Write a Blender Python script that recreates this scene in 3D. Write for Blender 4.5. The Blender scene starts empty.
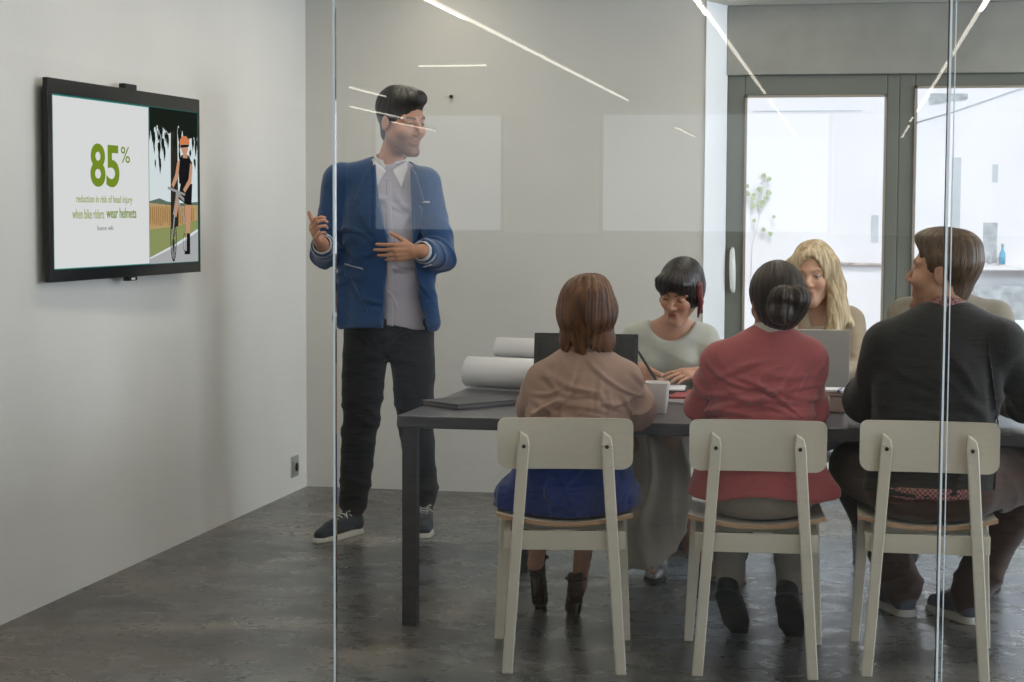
import bpy, math, random, os
import numpy as np
from mathutils import Vector, Matrix, Euler
random.seed(7)
SC = bpy.context.scene
COL = SC.collection
V = lambda *a: np.array(a, dtype=np.float64)
def unit(v):
    v = np.asarray(v, float); return v/np.linalg.norm(v)

# ------------------------------------------------------------ materials
def srgb(r, g, b):
    f = lambda c: (c/255/12.92) if c/255 <= .04045 else ((c/255+.055)/1.055)**2.4
    return (f(r), f(g), f(b), 1.0)

class NT:
    def __init__(s, name):
        s.m = bpy.data.materials.new(name); s.m.use_nodes = True
        s.t = s.m.node_tree; s.t.nodes.clear()
        s.out = s.n('ShaderNodeOutputMaterial')
    def n(s, typ, **kw):
        nd = s.t.nodes.new(typ)
        for k, v in kw.items(): setattr(nd, k, v)
        return nd
    def l(s, a, b): s.t.links.new(a, b)

def principled(name, col=(.5, .5, .5, 1), rough=.6, metal=0, spec=.5, var=0, vscale=6, stretch=(1, 1, 1),
               bump=0, bscale=200, col2=None, attr=None, sheen=0, detail=4, coords='Object', coat=0, bstretch=None, alpha=None):
    g = NT(name); b = g.n('ShaderNodeBsdfPrincipled'); g.l(b.outputs[0], g.out.inputs[0])
    b.inputs['Roughness'].default_value = rough; b.inputs['Metallic'].default_value = metal
    b.inputs['Specular IOR Level'].default_value = spec
    b.inputs['Sheen Weight'].default_value = sheen
    b.inputs['Coat Weight'].default_value = coat
    tc = g.n('ShaderNodeTexCoord')
    mp = g.n('ShaderNodeMapping'); mp.inputs['Scale'].default_value = stretch
    g.l(tc.outputs[coords], mp.inputs['Vector'])
    src = None
    if attr:
        a = g.n('ShaderNodeAttribute', attribute_name=attr); src = a.outputs['Color']
    if var or col2:
        nz = g.n('ShaderNodeTexNoise'); nz.inputs['Scale'].default_value = vscale; nz.inputs['Detail'].default_value = detail
        g.l(mp.outputs[0], nz.inputs['Vector'])
        rp = g.n('ShaderNodeValToRGB'); rp.color_ramp.elements[0].position = .3; rp.color_ramp.elements[1].position = .7
        g.l(nz.outputs['Fac'], rp.inputs[0])
        if col2:
            rp.color_ramp.elements[0].color = col; rp.color_ramp.elements[1].color = col2
            src = rp.outputs[0]
        else:
            lo, hi = 1-var, 1+var
            rp.color_ramp.elements[0].color = (lo/(1+var),)*3+(1,); rp.color_ramp.elements[1].color = (1, 1, 1, 1)
            mx = g.n('ShaderNodeMix', data_type='RGBA', blend_type='MULTIPLY'); mx.inputs[0].default_value = 1
            if src is not None: g.l(src, mx.inputs[6])
            else: mx.inputs[6].default_value = tuple(min(1, c*(1+var*.5)) for c in col[:3])+(1,)
            g.l(rp.outputs[0], mx.inputs[7]); src = mx.outputs[2]
    if src is not None: g.l(src, b.inputs['Base Color'])
    else: b.inputs['Base Color'].default_value = col
    if bump:
        nz2 = g.n('ShaderNodeTexNoise'); nz2.inputs['Scale'].default_value = bscale; nz2.inputs['Detail'].default_value = 3
        if bstretch:
            mp2 = g.n('ShaderNodeMapping'); mp2.inputs['Scale'].default_value = bstretch
            g.l(tc.outputs[coords], mp2.inputs['Vector']); g.l(mp2.outputs[0], nz2.inputs['Vector'])
        else: g.l(tc.outputs[coords], nz2.inputs['Vector'])
        bp = g.n('ShaderNodeBump'); bp.inputs['Strength'].default_value = bump; bp.inputs['Distance'].default_value = .004
        g.l(nz2.outputs['Fac'], bp.inputs['Height']); g.l(bp.outputs[0], b.inputs['Normal'])
    return g.m

def emission(name, col, strength):
    g = NT(name); e = g.n('ShaderNodeEmission'); e.inputs[0].default_value = col; e.inputs[1].default_value = strength
    g.l(e.outputs[0], g.out.inputs[0]); return g.m

def clear_glass(name, tint=(.97, .985, .985, 1), ior=1.45, rough=0.0):
    g = NT(name)
    t = g.n('ShaderNodeBsdfTransparent'); t.inputs[0].default_value = tint
    gl = g.n('ShaderNodeBsdfGlossy'); gl.inputs['Roughness'].default_value = rough
    fr = g.n('ShaderNodeFresnel'); fr.inputs['IOR'].default_value = ior
    mx = g.n('ShaderNodeMixShader')
    g.l(fr.outputs[0], mx.inputs[0]); g.l(t.outputs[0], mx.inputs[1]); g.l(gl.outputs[0], mx.inputs[2])
    g.l(mx.outputs[0], g.out.inputs[0]); return g.m

M = {}
def floor_material():
    g = NT('worn_concrete'); b = g.n('ShaderNodeBsdfPrincipled'); g.l(b.outputs[0], g.out.inputs[0])
    tc = g.n('ShaderNodeTexCoord')
    mp = g.n('ShaderNodeMapping'); mp.inputs['Scale'].default_value = (.8, 1.0, 1)
    g.l(tc.outputs['Object'], mp.inputs[0])
    n1 = g.n('ShaderNodeTexNoise'); n1.inputs['Scale'].default_value = 1.5; n1.inputs['Detail'].default_value = 9; n1.inputs['Roughness'].default_value = .62
    n1.inputs['Distortion'].default_value = .6
    g.l(mp.outputs[0], n1.inputs['Vector'])
    r1 = g.n('ShaderNodeValToRGB'); e = r1.color_ramp.elements
    e[0].position = .36; e[0].color = (.060, .055, .050, 1); e[1].position = .66; e[1].color = (.25, .225, .19, 1)
    m_ = r1.color_ramp.elements.new(.5); m_.color = (.108, .100, .090, 1)
    g.l(n1.outputs['Fac'], r1.inputs[0])
    n2 = g.n('ShaderNodeTexNoise'); n2.inputs['Scale'].default_value = 7; n2.inputs['Detail'].default_value = 6; n2.inputs['Roughness'].default_value = .7
    g.l(mp.outputs[0], n2.inputs['Vector'])
    r2 = g.n('ShaderNodeValToRGB'); r2.color_ramp.elements[0].position = .35; r2.color_ramp.elements[0].color = (.86, .86, .86, 1)
    r2.color_ramp.elements[1].position = .7; r2.color_ramp.elements[1].color = (1.1, 1.1, 1.1, 1)
    g.l(n2.outputs['Fac'], r2.inputs[0])
    mx = g.n('ShaderNodeMix', data_type='RGBA', blend_type='MULTIPLY'); mx.inputs[0].default_value = 1
    g.l(r1.outputs[0], mx.inputs[6]); g.l(r2.outputs[0], mx.inputs[7])
    # pale worn scuffs
    n3 = g.n('ShaderNodeTexNoise'); n3.inputs['Scale'].default_value = 3.1; n3.inputs['Detail'].default_value = 10; n3.inputs['Roughness'].default_value = .68
    mp3 = g.n('ShaderNodeMapping'); mp3.inputs['Location'].default_value = (3.3, 1.7, 0); mp3.inputs['Scale'].default_value = (.8, 1.3, 1)
    g.l(tc.outputs['Object'], mp3.inputs[0]); g.l(mp3.outputs[0], n3.inputs['Vector'])
    r3 = g.n('ShaderNodeValToRGB'); r3.color_ramp.elements[0].position = .60; r3.color_ramp.elements[0].color = (0, 0, 0, 1)
    r3.color_ramp.elements[1].position = .74; r3.color_ramp.elements[1].color = (.5, .5, .5, 1)
    g.l(n3.outputs['Fac'], r3.inputs[0])
    mx2 = g.n('ShaderNodeMix', data_type='RGBA'); g.l(r3.outputs[0], mx2.inputs[0]); g.l(mx.outputs[2], mx2.inputs[6])
    mx2.inputs[7].default_value = (.40, .38, .34, 1)
    n4 = g.n('ShaderNodeTexNoise'); n4.inputs['Scale'].default_value = .45; n4.inputs['Detail'].default_value = 4
    g.l(tc.outputs['Object'], n4.inputs['Vector'])
    r4 = g.n('ShaderNodeValToRGB'); r4.color_ramp.elements[0].position = .40; r4.color_ramp.elements[0].color = (.80, 1.0, 1.18, 1); r4.color_ramp.elements[1].position = .62; r4.color_ramp.elements[1].color = (1.12, 1.0, .86, 1)  # cool end of the tint stands in for bluish daylight on the floor
    g.l(n4.outputs['Fac'], r4.inputs[0])
    mx4 = g.n('ShaderNodeMix', data_type='RGBA', blend_type='MULTIPLY'); mx4.inputs[0].default_value = 1
    g.l(mx2.outputs[2], mx4.inputs[6]); g.l(r4.outputs[0], mx4.inputs[7]); g.l(mx4.outputs[2], b.inputs['Base Color'])
    rr = g.n('ShaderNodeMapRange'); rr.inputs[1].default_value = .3; rr.inputs[2].default_value = .7; rr.inputs[3].default_value = .17; rr.inputs[4].default_value = .42
    g.l(n2.outputs['Fac'], rr.inputs[0]); g.l(rr.outputs[0], b.inputs['Roughness'])
    b.inputs['Specular IOR Level'].default_value = .62; b.inputs['Specular Tint'].default_value = (.74, .90, 1, 1)  # blue of the window's reflection painted into the sheen
    bp = g.n('ShaderNodeBump'); bp.inputs['Strength'].default_value = .10; bp.inputs['Distance'].default_value = .01
    g.l(n2.outputs['Fac'], bp.inputs['Height']); g.l(bp.outputs[0], b.inputs['Normal'])
    return g.m

# ------------------------------------------------------------ object plumbing
def link(o, parent=None):
    COL.objects.link(o)
    if parent is not None: o.parent = parent
    return o
def tag(o, label=None, cat=None, group=None, kind=None):
    if label: o['label'] = label
    if cat: o['category'] = cat
    if group: o['group'] = group
    if kind: o['kind'] = kind
    return o
def empty(name, loc=(0, 0, 0), rz=0, label=None, cat=None, group=None):
    o = bpy.data.objects.new(name, None); o.empty_display_size = .1
    o.location = loc; o.rotation_euler = (0, 0, rz); link(o)
    return tag(o, label, cat, group)
def np_mesh(name, v, quads, smooth=True, tris=None):
    me = bpy.data.meshes.new(name)
    v = np.ascontiguousarray(v, np.float32); me.vertices.add(len(v)); me.vertices.foreach_set('co', v.ravel())
    q = np.ascontiguousarray(quads, np.int32)
    me.loops.add(q.size); me.loops.foreach_set('vertex_index', q.ravel())
    me.polygons.add(len(q)); me.polygons.foreach_set('loop_start', np.arange(0, q.size, q.shape[1], dtype=np.int32))
    me.update(calc_edges=True)
    me.polygons.foreach_set('use_smooth', np.full(len(q), smooth)); me.update()
    return me

class MB:
    """collects solids; build() links them as one mesh object"""
    def __init__(s): s.v = []; s.f = []; s.sm = []
    def add(s, v, f, smooth=False):
        b = len(s.v); s.v += [tuple(map(float, p)) for p in v]; s.f += [tuple(b+i for i in q) for q in f]; s.sm += [smooth]*len(f); return s
    def box(s, lo, hi, M4=None):
        x0, y0, z0 = lo; x1, y1, z1 = hi
        v = [(x0, y0, z0), (x1, y0, z0), (x1, y1, z0), (x0, y1, z0), (x0, y0, z1), (x1, y0, z1), (x1, y1, z1), (x0, y1, z1)]
        if M4 is not None: v = [M4 @ Vector(p) for p in v]
        return s.add(v, [(0, 3, 2, 1), (4, 5, 6, 7), (0, 1, 5, 4), (1, 2, 6, 5), (2, 3, 7, 6), (3, 0, 4, 7)])
    def hexa(s, bot, top):
        return s.add(list(bot)+list(top), [(0, 3, 2, 1), (4, 5, 6, 7), (0, 1, 5, 4), (1, 2, 6, 5), (2, 3, 7, 6), (3, 0, 4, 7)])
    def prism(s, poly, a, b, axis='y'):
        """polygon in the two other axes, extruded from a to b along axis"""
        n = len(poly)
        def P(p, t):
            return {'x': (t, p[0], p[1]), 'y': (p[0], t, p[1]), 'z': (p[0], p[1], t)}[axis]
        v = [P(p, a) for p in poly]+[P(p, b) for p in poly]
        f = [tuple(range(n))[::-1], tuple(range(n, 2*n))]+[(i, (i+1) % n, n+(i+1) % n, n+i) for i in range(n)]
        return s.add(v, f)
    def tube(s, pts, r, n=10, cap=True):
        pts = [np.asarray(p, float) for p in pts]; m = len(pts)
        rs = r if hasattr(r, '__len__') else [r]*m
        v = []; prev = None
        for i in range(m):
            t = unit(pts[min(i+1, m-1)]-pts[max(i-1, 0)])
            if prev is None:
                a = V(0, 0, 1) if abs(t[2]) < .9 else V(1, 0, 0)
                u = unit(np.cross(t, a))
            else: u = unit(prev-t*np.dot(prev, t))
            prev = u; w = np.cross(t, u)
            for k in range(n):
                a = 2*math.pi*k/n; v.append(pts[i]+rs[i]*(u*math.cos(a)+w*math.sin(a)))
        f = [(i*n+k, i*n+(k+1) % n, (i+1)*n+(k+1) % n, (i+1)*n+k) for i in range(m-1) for k in range(n)]
        s.add(v, f, True)
        if cap: b = len(s.v)-m*n; s.f += [tuple(b+k for k in range(n))[::-1], tuple(b+(m-1)*n+k for k in range(n))]; s.sm += [False, False]
        return s
    def lathe(s, prof, c=(0, 0, 0), n=24):
        m = len(prof); v = []
        for r, z in prof:
            for k in range(n):
                a = 2*math.pi*k/n; v.append((c[0]+r*math.cos(a), c[1]+r*math.sin(a), c[2]+z))
        f = [(i*n+k, i*n+(k+1) % n, (i+1)*n+(k+1) % n, (i+1)*n+k) for i in range(m-1) for k in range(n)]
        return s.add(v, f, True)
    def build(s, name, mat, parent=None, bevel=0, seg=2, M4=None, normals=True):
        import bmesh
        me = bpy.data.meshes.new(name); me.from_pydata(s.v, [], s.f)
        for p, k in zip(me.polygons, s.sm): p.use_smooth = k
        bm = bmesh.new(); bm.from_mesh(me)
        if normals: bmesh.ops.recalc_face_normals(bm, faces=bm.faces)
        if bevel:
            es = [e for e in bm.edges if len(e.link_faces) == 2 and e.calc_face_angle(0) > .6]
            bmesh.ops.bevel(bm, geom=es, offset=bevel, segments=seg, profile=.6, affect='EDGES', clamp_overlap=True)
        if M4 is not None: bm.transform(M4)
        bm.to_mesh(me); bm.free()
        o = bpy.data.objects.new(name, me); link(o, parent)
        if mat is not None: me.materials.append(mat)
        return o
def copy_tree(o, parent=None):
    c = o.copy(); COL.objects.link(c)
    if parent is not None: c.parent = parent
    for ch in o.children: copy_tree(ch, c)
    return c
def struct(name, mb, mat, parent=None, bevel=0):
    o = mb.build(name, mat, parent, bevel)
    if parent is None: o['kind'] = 'structure'
    return o
def text_mesh(body, size, name, mat, parent, loc, rot, sx=1.0, bold=0, extrude=.0006, align='LEFT', width=None, height=None):
    cu = bpy.data.curves.new(name, 'FONT'); cu.body = body; cu.size = size; cu.extrude = extrude; cu.offset = bold; cu.align_x = align
    t = bpy.data.objects.new('t', cu); COL.objects.link(t)
    dg = bpy.context.evaluated_depsgraph_get(); dg.update()
    me = bpy.data.meshes.new_from_object(t.evaluated_get(dg)); bpy.data.objects.remove(t)
    n = len(me.vertices); a = np.zeros(n*3, np.float32); me.vertices.foreach_get('co', a); a = a.reshape(-1, 3)
    w = a[:, 0].max()-a[:, 0].min(); h = a[:, 1].max()-a[:, 1].min()
    if width:
        a[:, 0] = (a[:, 0]-a[:, 0].min())*width/w
    if height:
        a[:, 1] = (a[:, 1]-a[:, 1].min())*height/h
    me.vertices.foreach_set('co', a.ravel()); me.update()
    o = bpy.data.objects.new(name, me); link(o, parent); me.materials.append(mat)
    o.location = loc; o.rotation_euler = rot
    return o

# ------------------------------------------------------------ camera
# the photograph was taken from the office side of the glass: f = 1800 px on a 1024 px wide frame
def make_camera():
    dY = unit(V(341, -126, 1800)); up = V(.005, -1, 0); up[2] = -(up[0]*dY[0]+up[1]*dY[1])/dY[2]; up = unit(up)
    dX = np.cross(dY, up); dX = dX if dX[0] > 0 else -dX
    R = np.stack([dX, dY, up], 1)            # image axes (right, down, forward) <- world
    cam = bpy.data.cameras.new('camera'); o = bpy.data.objects.new('camera', cam); link(o)
    B = np.stack([R[0], -R[1], -R[2]], 1)     # columns: camera x, y, z axes in world
    m = Matrix([[*B[0], 0], [*B[1], 0], [*B[2], 1.42], [0, 0, 0, 1]])
    o.matrix_world = m
    cam.sensor_fit = 'HORIZONTAL'; cam.sensor_width = 36; cam.lens = 36*1800/1024; cam.clip_end = 200; cam.clip_start = .05
    SC.camera = o
make_camera()
SC.view_settings.view_transform = 'Standard'; SC.view_settings.look = 'None'
SC.view_settings.exposure = 0; SC.view_settings.gamma = 1; SC.view_settings.use_curve_mapping = False
# ------------------------------------------------------------ the room
GY = 4.6            # the glass partition
M['wall'] = principled('plaster_white', srgb(222, 221, 217), .85, var=.05, vscale=1.3, bump=.25, bscale=26, coords='Object')
M['wall_back'] = principled('plaster_offwhite', srgb(208, 206, 199), .85, var=.05, vscale=1.1, bump=.2, bscale=22)
M['jamb'] = principled('paint_white_gloss', srgb(236, 238, 240), .5)
M['beam'] = principled('rough_grey_render', srgb(152, 151, 143), .9, var=.14, vscale=4, bump=.5, bscale=18)  # grey lightened to carry the haze mirrored in the partition
M['floor'] = floor_material()
M['ceiling'] = principled('ceiling_paint', srgb(205, 203, 198), .9)
M['office_dark'] = principled('dark_office_wall', srgb(92, 88, 82), .8, var=.1)
M['office_white'] = principled('white_office_wall', srgb(232, 230, 225), .8, var=.04)
M['frame'] = principled('window_frame_grey', srgb(108, 111, 102), .55, var=.08, vscale=3)  # grey raised so the paint includes the glass reflection's haze
M['glass'] = clear_glass('partition_glass', (.99, .993, .992, 1), 1.46)
M['pane'] = clear_glass('window_glass', (.98, .985, .985, 1), 1.3)
M['edge'] = principled('polished_glass_edge', srgb(205, 218, 226), .25, spec=.8)
M['black_seal'] = principled('dark_seal', srgb(40, 42, 44), .6)
M['ext_wall'] = principled('white_render_outside', srgb(236, 230, 230), .9, var=.03, vscale=1.5, bump=.2, bscale=14)
M['ext_ground'] = principled('pale_paving', srgb(205, 203, 200), .9, var=.08)
M['ext_grey'] = principled('facade_detail_grey', srgb(200, 202, 204), .7, var=.1)  # plain pale grey of the shutters, small window, cornice and gutter
M['ext_mid'] = principled('rubble_grey', srgb(190, 191, 191), .9, var=.25, vscale=14)
M['rust'] = principled('rusty_pipe', srgb(192, 178, 170), .7, var=.3, vscale=18)
M['strip'] = emission('strip_light_diffuser', (1, .93, .80, 1), 9)
M['alu'] = principled('brushed_aluminium', srgb(190, 190, 190), .35, metal=.8)

XL, XR, YN, YF = -8.5, 4.6, -20.5, 9.2
struct('floor', MB().box((XL-.2, YN-.2, -.12), (XR+.2, 9.25, 0)), M['floor'])
struct('ceiling', MB().box((XL-.2, YN-.2, 3.3), (XR+.2, 9.3, 3.05)), M['ceiling'])
# left wall: very slightly out of square, from the partition to the far corner
wl = MB().hexa([(-3.05, GY-.1, 0), (-2.882, GY-.1, 0), (-2.762, 9.0, 0), (-3.05, 9.0, 0)],
               [(-3.05, GY-.1, 3.3), (-2.882, GY-.1, 3.3), (-2.762, 9.0, 3.3), (-3.05, 9.0, 3.3)])
struct('wall_left', wl, M['wall'])
# far wall with a recess for the glazing
wb = MB().box((-3.35, 8.92, 0), (-.725, 9.3, 3.3)).box((-.725, 8.92, 2.46), (XR, 9.3, 3.3))
wb.prism([(-.725, 8.92), (-.635, 9.14), (-.635, 9.3), (-.725, 9.3)], 0, 2.46, 'z')
wb_o = struct('wall_back', wb, M['wall_back'])
struct('trim_1', MB().hexa([(-.7245, 8.917, .0), (-.634, 9.137, .0), (-.630, 9.135, .0), (-.7205, 8.912, .0)],
                           [(-.7245, 8.917, 2.46), (-.634, 9.137, 2.46), (-.630, 9.135, 2.46), (-.7205, 8.912, 2.46)]), M['jamb'])
struct('trim_2', MB().box((-.635, 9.12, 2.115), (XR, 9.3, 2.46)), M['beam'], bevel=.008)
struct('trim_3', MB().box((-.635, 9.06, 0), (XR, 9.25, .24)), M['jamb'], bevel=.006)
# office around the camera
struct('wall_right', MB().box((XR, YN, 0), (XR+.2, -7.5, 3.3)).box((XR, -7.5, 0), (XR+.2, 8.4, .7)).box((XR, -7.5, 2.55), (XR+.2, 8.4, 3.3))
       .box((XR, 4.0, .7), (XR+.2, 5.0, 2.55)).box((XR, 8.4, 0), (XR+.2, 9.3, 3.3)).box((XR, -2.0, .7), (XR+.2, -1.4, 2.55)), M['office_white'])
wn = struct('wall_near', MB().box((XL, YN-.2, 0), (XR, YN, 1.08)).box((XL, YN-.2, 3.12), (XR, YN, 3.3)).box((XL, YN-.2, 1.08), (-8.05, YN, 3.12)).box((-5.75, YN-.2, 1.08), (-4.15, YN, 3.12)).box((-.35, YN-.2, 1.08), (XR, YN, 3.12)), M['office_white'])
M['sky_pane'] = emission('bright_sky_in_window', (.80, .90, 1, 1), 1.5)
for a, b in ((-8.05, -5.75), (-4.15, -.35)):
    w = struct('window_%d' % (4 if a < -5 else 5), MB().box((a, YN-.12, 1.08), (b, YN-.02, 1.14)).box((a, YN-.12, 3.06), (b, YN-.02, 3.12)).box((a, YN-.12, 1.14), (a+.06, YN-.02, 3.06)).box((b-.06, YN-.12, 1.14), (b, YN-.02, 3.06)), M['frame'])
    MB().box((a+.06, YN-.10, 1.14), (b-.06, YN-.09, 3.06)).build('glass_pane', M['sky_pane'], w)
struct('wall_side', MB().box((XL-.2, YN, 0), (XL, GY+.1, 3.3)).box((XL, GY-.1, 0), (-3.05, GY+.1, 3.3)), M['office_dark'])
# window 1: fixed pane on the left, window 2: the wide one beyond the post
def window(name, x0, x1, z0, z1, zf0, fl, fr, ft, fb):
    o = struct(name, MB().box((x0, 9.15, zf0), (x0+fl, 9.25, z1+ft)).box((x1-fr, 9.15, zf0), (x1, 9.25, z1+ft))
               .box((x0+fl, 9.15, z1), (x1-fr, 9.25, z1+ft)).box((x0+fl, 9.15, zf0), (x1-fr, 9.25, z0)), M['frame'], bevel=.006)
    MB().box((x0+fl-.01, 9.195, z0-.01), (x1-fr+.01, 9.203, z1+.01)).build('glass_pane', M['pane'], o)
    return o
w1 = window('window_1', -.632, .215, .36, 2.015, .24, .09, .06, .10, .12)
w2 = window('window_2', .215, 1.90, .36, 2.055, .24, .075, .10, .06, .12)
w3 = window('window_3', 1.90, 3.60, .36, 2.055, .24, .10, .10, .06, .12)
MB().box((3.6, 9.12, .24), (XR, 9.3, 2.12)).build('mullion', M['beam'], w3)
# bead round each pane, and the pale worn handle plate on the left stile
for w, x0, x1, z1 in ((w1, -.542, .155, 2.015), (w2, .29, 1.8, 2.055)):
    b = MB()
    for a in ((x0, 9.138, .36, x0+.012, 9.15, z1), (x1-.012, 9.138, .36, x1, 9.15, z1), (x0, 9.138, z1-.012, x1, 9.15, z1)):
        b.box(a[:3], a[3:])
    b.build('glazing_bead', principled('bead_warm', srgb(150, 140, 126), .5), w)
h = MB(); h.tube([(-.588, 9.14, 1.03), (-.590, 9.125, 1.05), (-.592, 9.118, 1.15), (-.594, 9.125, 1.235), (-.594, 9.14, 1.25)], [.010, .014, .017, .012, .008], 10)
h.tube([(-.594, 9.145, 1.215), (-.594, 9.11, 1.215)], .012, 10)
h.build('window_handle', principled('white_handle', srgb(226, 228, 224), .4), w1)

# glass partition: three sheets, polished edges showing at the joints
xs = [-2.88, -2.432, -1.347, .229, 1.9, 3.3]
gp = struct('wall_front', MB().box((-3.0, GY-.03, 0), (XR, GY+.03, .05)).box((-3.0, GY-.03, 2.84), (XR, GY+.03, 3.3)), M['alu'])
for i, (a, b) in enumerate(zip(xs[:-1], xs[1:])):
    MB().box((a+.004, GY-.006, .05), (b-.004, GY+.006, 2.84)).build('glass_pane', M['glass'], gp)
    if i:
        if i == 1: MB().box((a-.003, GY-.006, .05), (a+.003, GY+.006, 2.84)).build('glass_joint', M['black_seal'], gp)
        else:
            MB().box((a-.0025, GY-.0065, .05), (a+.0025, GY+.0065, 2.84)).build('glass_joint', M['edge'], gp)
            if i == 3:
                MB().box((a+.0105, GY-.0065, .05), (a+.0130, GY+.0065, 2.84)).build('glass_joint', M['edge'], gp)
                MB().box((a-.0065, GY-.0065, .05), (a-.004, GY+.0065, 2.84)).build('glass_seal', M['black_seal'], gp)

# ------------------------------------------------------------ outside the window
ex = struct('exterior_facade', MB().box((-6, 13.5, -.2), (7, 13.9, 5.0)), M['ext_wall'])
def extpart(name, mb, m): return mb.build(name, m, ex)
extpart('ledge', MB().box((.90, 13.36, 1.03), (1.9, 13.5, 1.06)), M['ext_wall'])
extpart('shutter', MB().box((.70, 13.492, 1.0), (.765, 13.5, 1.84)), M['ext_grey'])
extpart('shutter', MB().box((.135, 13.492, 1.22), (.185, 13.5, 1.42)), M['ext_grey'])
extpart('window_opening', MB().box((.93, 13.494, 1.08), (1.03, 13.50, 1.37)), M['ext_mid'])
extpart('small_window', MB().box((.985, 13.494, 1.66), (1.025, 13.5, 1.79)), M['ext_grey'])
extpart('cornice', MB().box((-.74, 13.494, 2.178), (.05, 13.5, 2.185)), M['ext_grey'])
extpart('gutter', MB().tube([(.43, 13.495, 2.09), (.70, 13.495, 2.17), (1.30, 13.495, 2.38)], .006, 8), M['ext_grey'])
extpart('roof_verge', MB().prism([(.53, 2.22), (.80, 2.262), (.80, 2.30), (.52, 2.305)], 13.49, 13.5, 'y'), M['ext_mid'])
extpart('low_wall', MB().box((.86, 13.3, -.2), (4.5, 13.38, .92)), M['ext_mid'])
extpart('pipe', MB().tube([(-.12, 13.47, 1.06), (.28, 13.47, 1.055)], .013, 8), M['rust'])
struct('ground_outside', MB().box((-8, 9.25, -.25), (9, 13.6, -.1)), M['ext_ground'])

M['leaf'] = principled('vine_leaf', srgb(178, 188, 142), .6, var=.25, vscale=30)
M['leaf2'] = principled('vine_stem', srgb(206, 200, 186), .8)
iv = empty('climbing_vine', (-.70, 13.49, -.1), label='sparse green vine climbing the white wall seen through the left pane', cat='vine')
b = MB(); b.tube([(-.04, -.008, 1.0), (-.03, -.008, 1.3), (.02, -.008, 1.5), (.0, -.008, 1.62), (.06, -.008, 1.74)], .0025, 6); b.build('stem', M['leaf2'], iv)
b = MB(); rr = random.Random(3)
for k in range(20):
    cx, cz = rr.gauss(.02, .05), rr.choice([1.66, 1.64, 1.66, 1.72, 1.45])+rr.gauss(0, .035); s = rr.uniform(.012, .028); a = rr.uniform(0, 6.3)
    pts = [(math.cos(a+t)*s*r_, math.sin(a+t)*s*r_) for t, r_ in ((0, 1.2), (1, .8), (2, .9), (3.1, .6), (4.2, .9), (5.2, .8))]
    b.prism([(cx+p[0], cz+p[1]) for p in pts], -.03-rr.uniform(0, .02), -.027, 'y')
b.build('leaves', M['leaf'], iv)

# garden table of pale slats and things on the ledge
M['slat'] = principled('white_slats', srgb(225, 227, 230), .6)
gt = empty('garden_table', (1.42, 11.9, -.1), label='white slatted garden table outside the right window', cat='table')
for k in range(8):
    MB().box((-.62, -.55+k*.14, .80), (.7, -.55+k*.14+.115, .825)).build('slat', M['slat'], gt, bevel=.003)
for x in (-.56, .64):
    for y in (-.5, .5): MB().box((x-.03, y-.03, 0), (x+.03, y+.03, .775)).build('leg', M['slat'], gt)
for y in (-.53, .52): MB().box((-.60, y, .775), (.68, y+.03, .80)).build('rail', M['slat'], gt)
bt = empty('bottle', (1.062, 13.40, 1.07), label='blue bottle standing on the outside ledge', cat='bottle')
MB().lathe([(0, 0), (.022, 0), (.024, .06), (.02, .085), (.009, .105), (.009, .13), (0, .13)]).build('bottle_body', principled('blue_plastic', srgb(120, 176, 200), .3), bt)
MB().lathe([(0, .13), (.011, .13), (.011, .15), (0, .15)]).build('cap', M['alu'], bt)
pt = empty('small_pot', (.975, 13.40, 1.07), label='little grey pot on the outside ledge left of the blue bottle', cat='pot')
MB().lathe([(0, 0), (.016, 0), (.022, .03), (.014, .05), (.010, .065), (0, .065)]).build('pot_body', M['ext_mid'], pt)
MB().tube([(.018, 0, .045), (.034, 0, .04), (.03, 0, .02), (.02, 0, .015)], .004, 6).build('handle', M['ext_mid'], pt)

# ------------------------------------------------------------ ceiling strip lights
def strip(x, y0, y1, label, group='ceiling strip lights over the office', z=2.6, cross=False):
    L = y1-y0
    o = empty('strip_light', (x, (y0+y1)/2, z), math.pi/2 if cross else 0, label, 'light', group)
    MB().box((-.02, -L/2, .012), (.02, L/2, .05)).build('housing', M['alu'], o)
    MB().box((-.011, -L/2+.01, 0), (.011, L/2-.01, .012)).build('diffuser', M['strip'], o)
    n = max(2, int(L/3)+1)
    for k in range(n):
        yy = -L/2+.1+(L-.2)*k/(n-1)
        MB().tube([(0, yy, .05), (0, yy, .7)], .003, 6).build('hanger', M['alu'], o)
    return o
G1 = 'long ceiling strips mirrored in the glass'
strip(-2.34, -9.69, 4.0, 'long strip lamp mirrored above the standing man and left of the others', G1)
strip(-.87, -8.74, 4.0, 'strip lamp mirrored at the left edge of the window', G1)
strip(.70, -12.04, 4.0, 'strip lamp mirrored across the window post at right', G1)
G2 = 'short ceiling strips mirrored in the glass'
strip(.69, -14.3, -13.3, 'short strip mirrored on the window post, upper dash of two', G2)
strip(.71, -19.1, -15.4, 'short strip mirrored on the window post, lower dash of two', G2)
strip(-2.41, -18.57, -15.66, 'short strip mirrored on the pale wall above the black-haired woman', G2)
strip(-4.72, -8.78, -7.45, 'short strip mirrored across the top of the standing man\'s hair', G2)
strip(-5.57, -13.0, -10.44, 'strip mirrored at the standing man\'s temple', G2)
strip(-5.95, -16.27, -13.73, 'strip mirrored across the standing man\'s cheek', G2)
strip(-3.2, -5.4, -4.82, 'short crosswise strip mirrored high on the wall beside the standing man', G2, cross=True)

def area(name, loc, rot, sx, sy, power, col):
    l = bpy.data.lights.new(name, 'AREA'); l.shape = 'RECTANGLE'; l.size = sx; l.size_y = sy; l.energy = power; l.color = col
    o = bpy.data.objects.new(name, l); o.location = loc; o.rotation_euler = rot; link(o); return o
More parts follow.
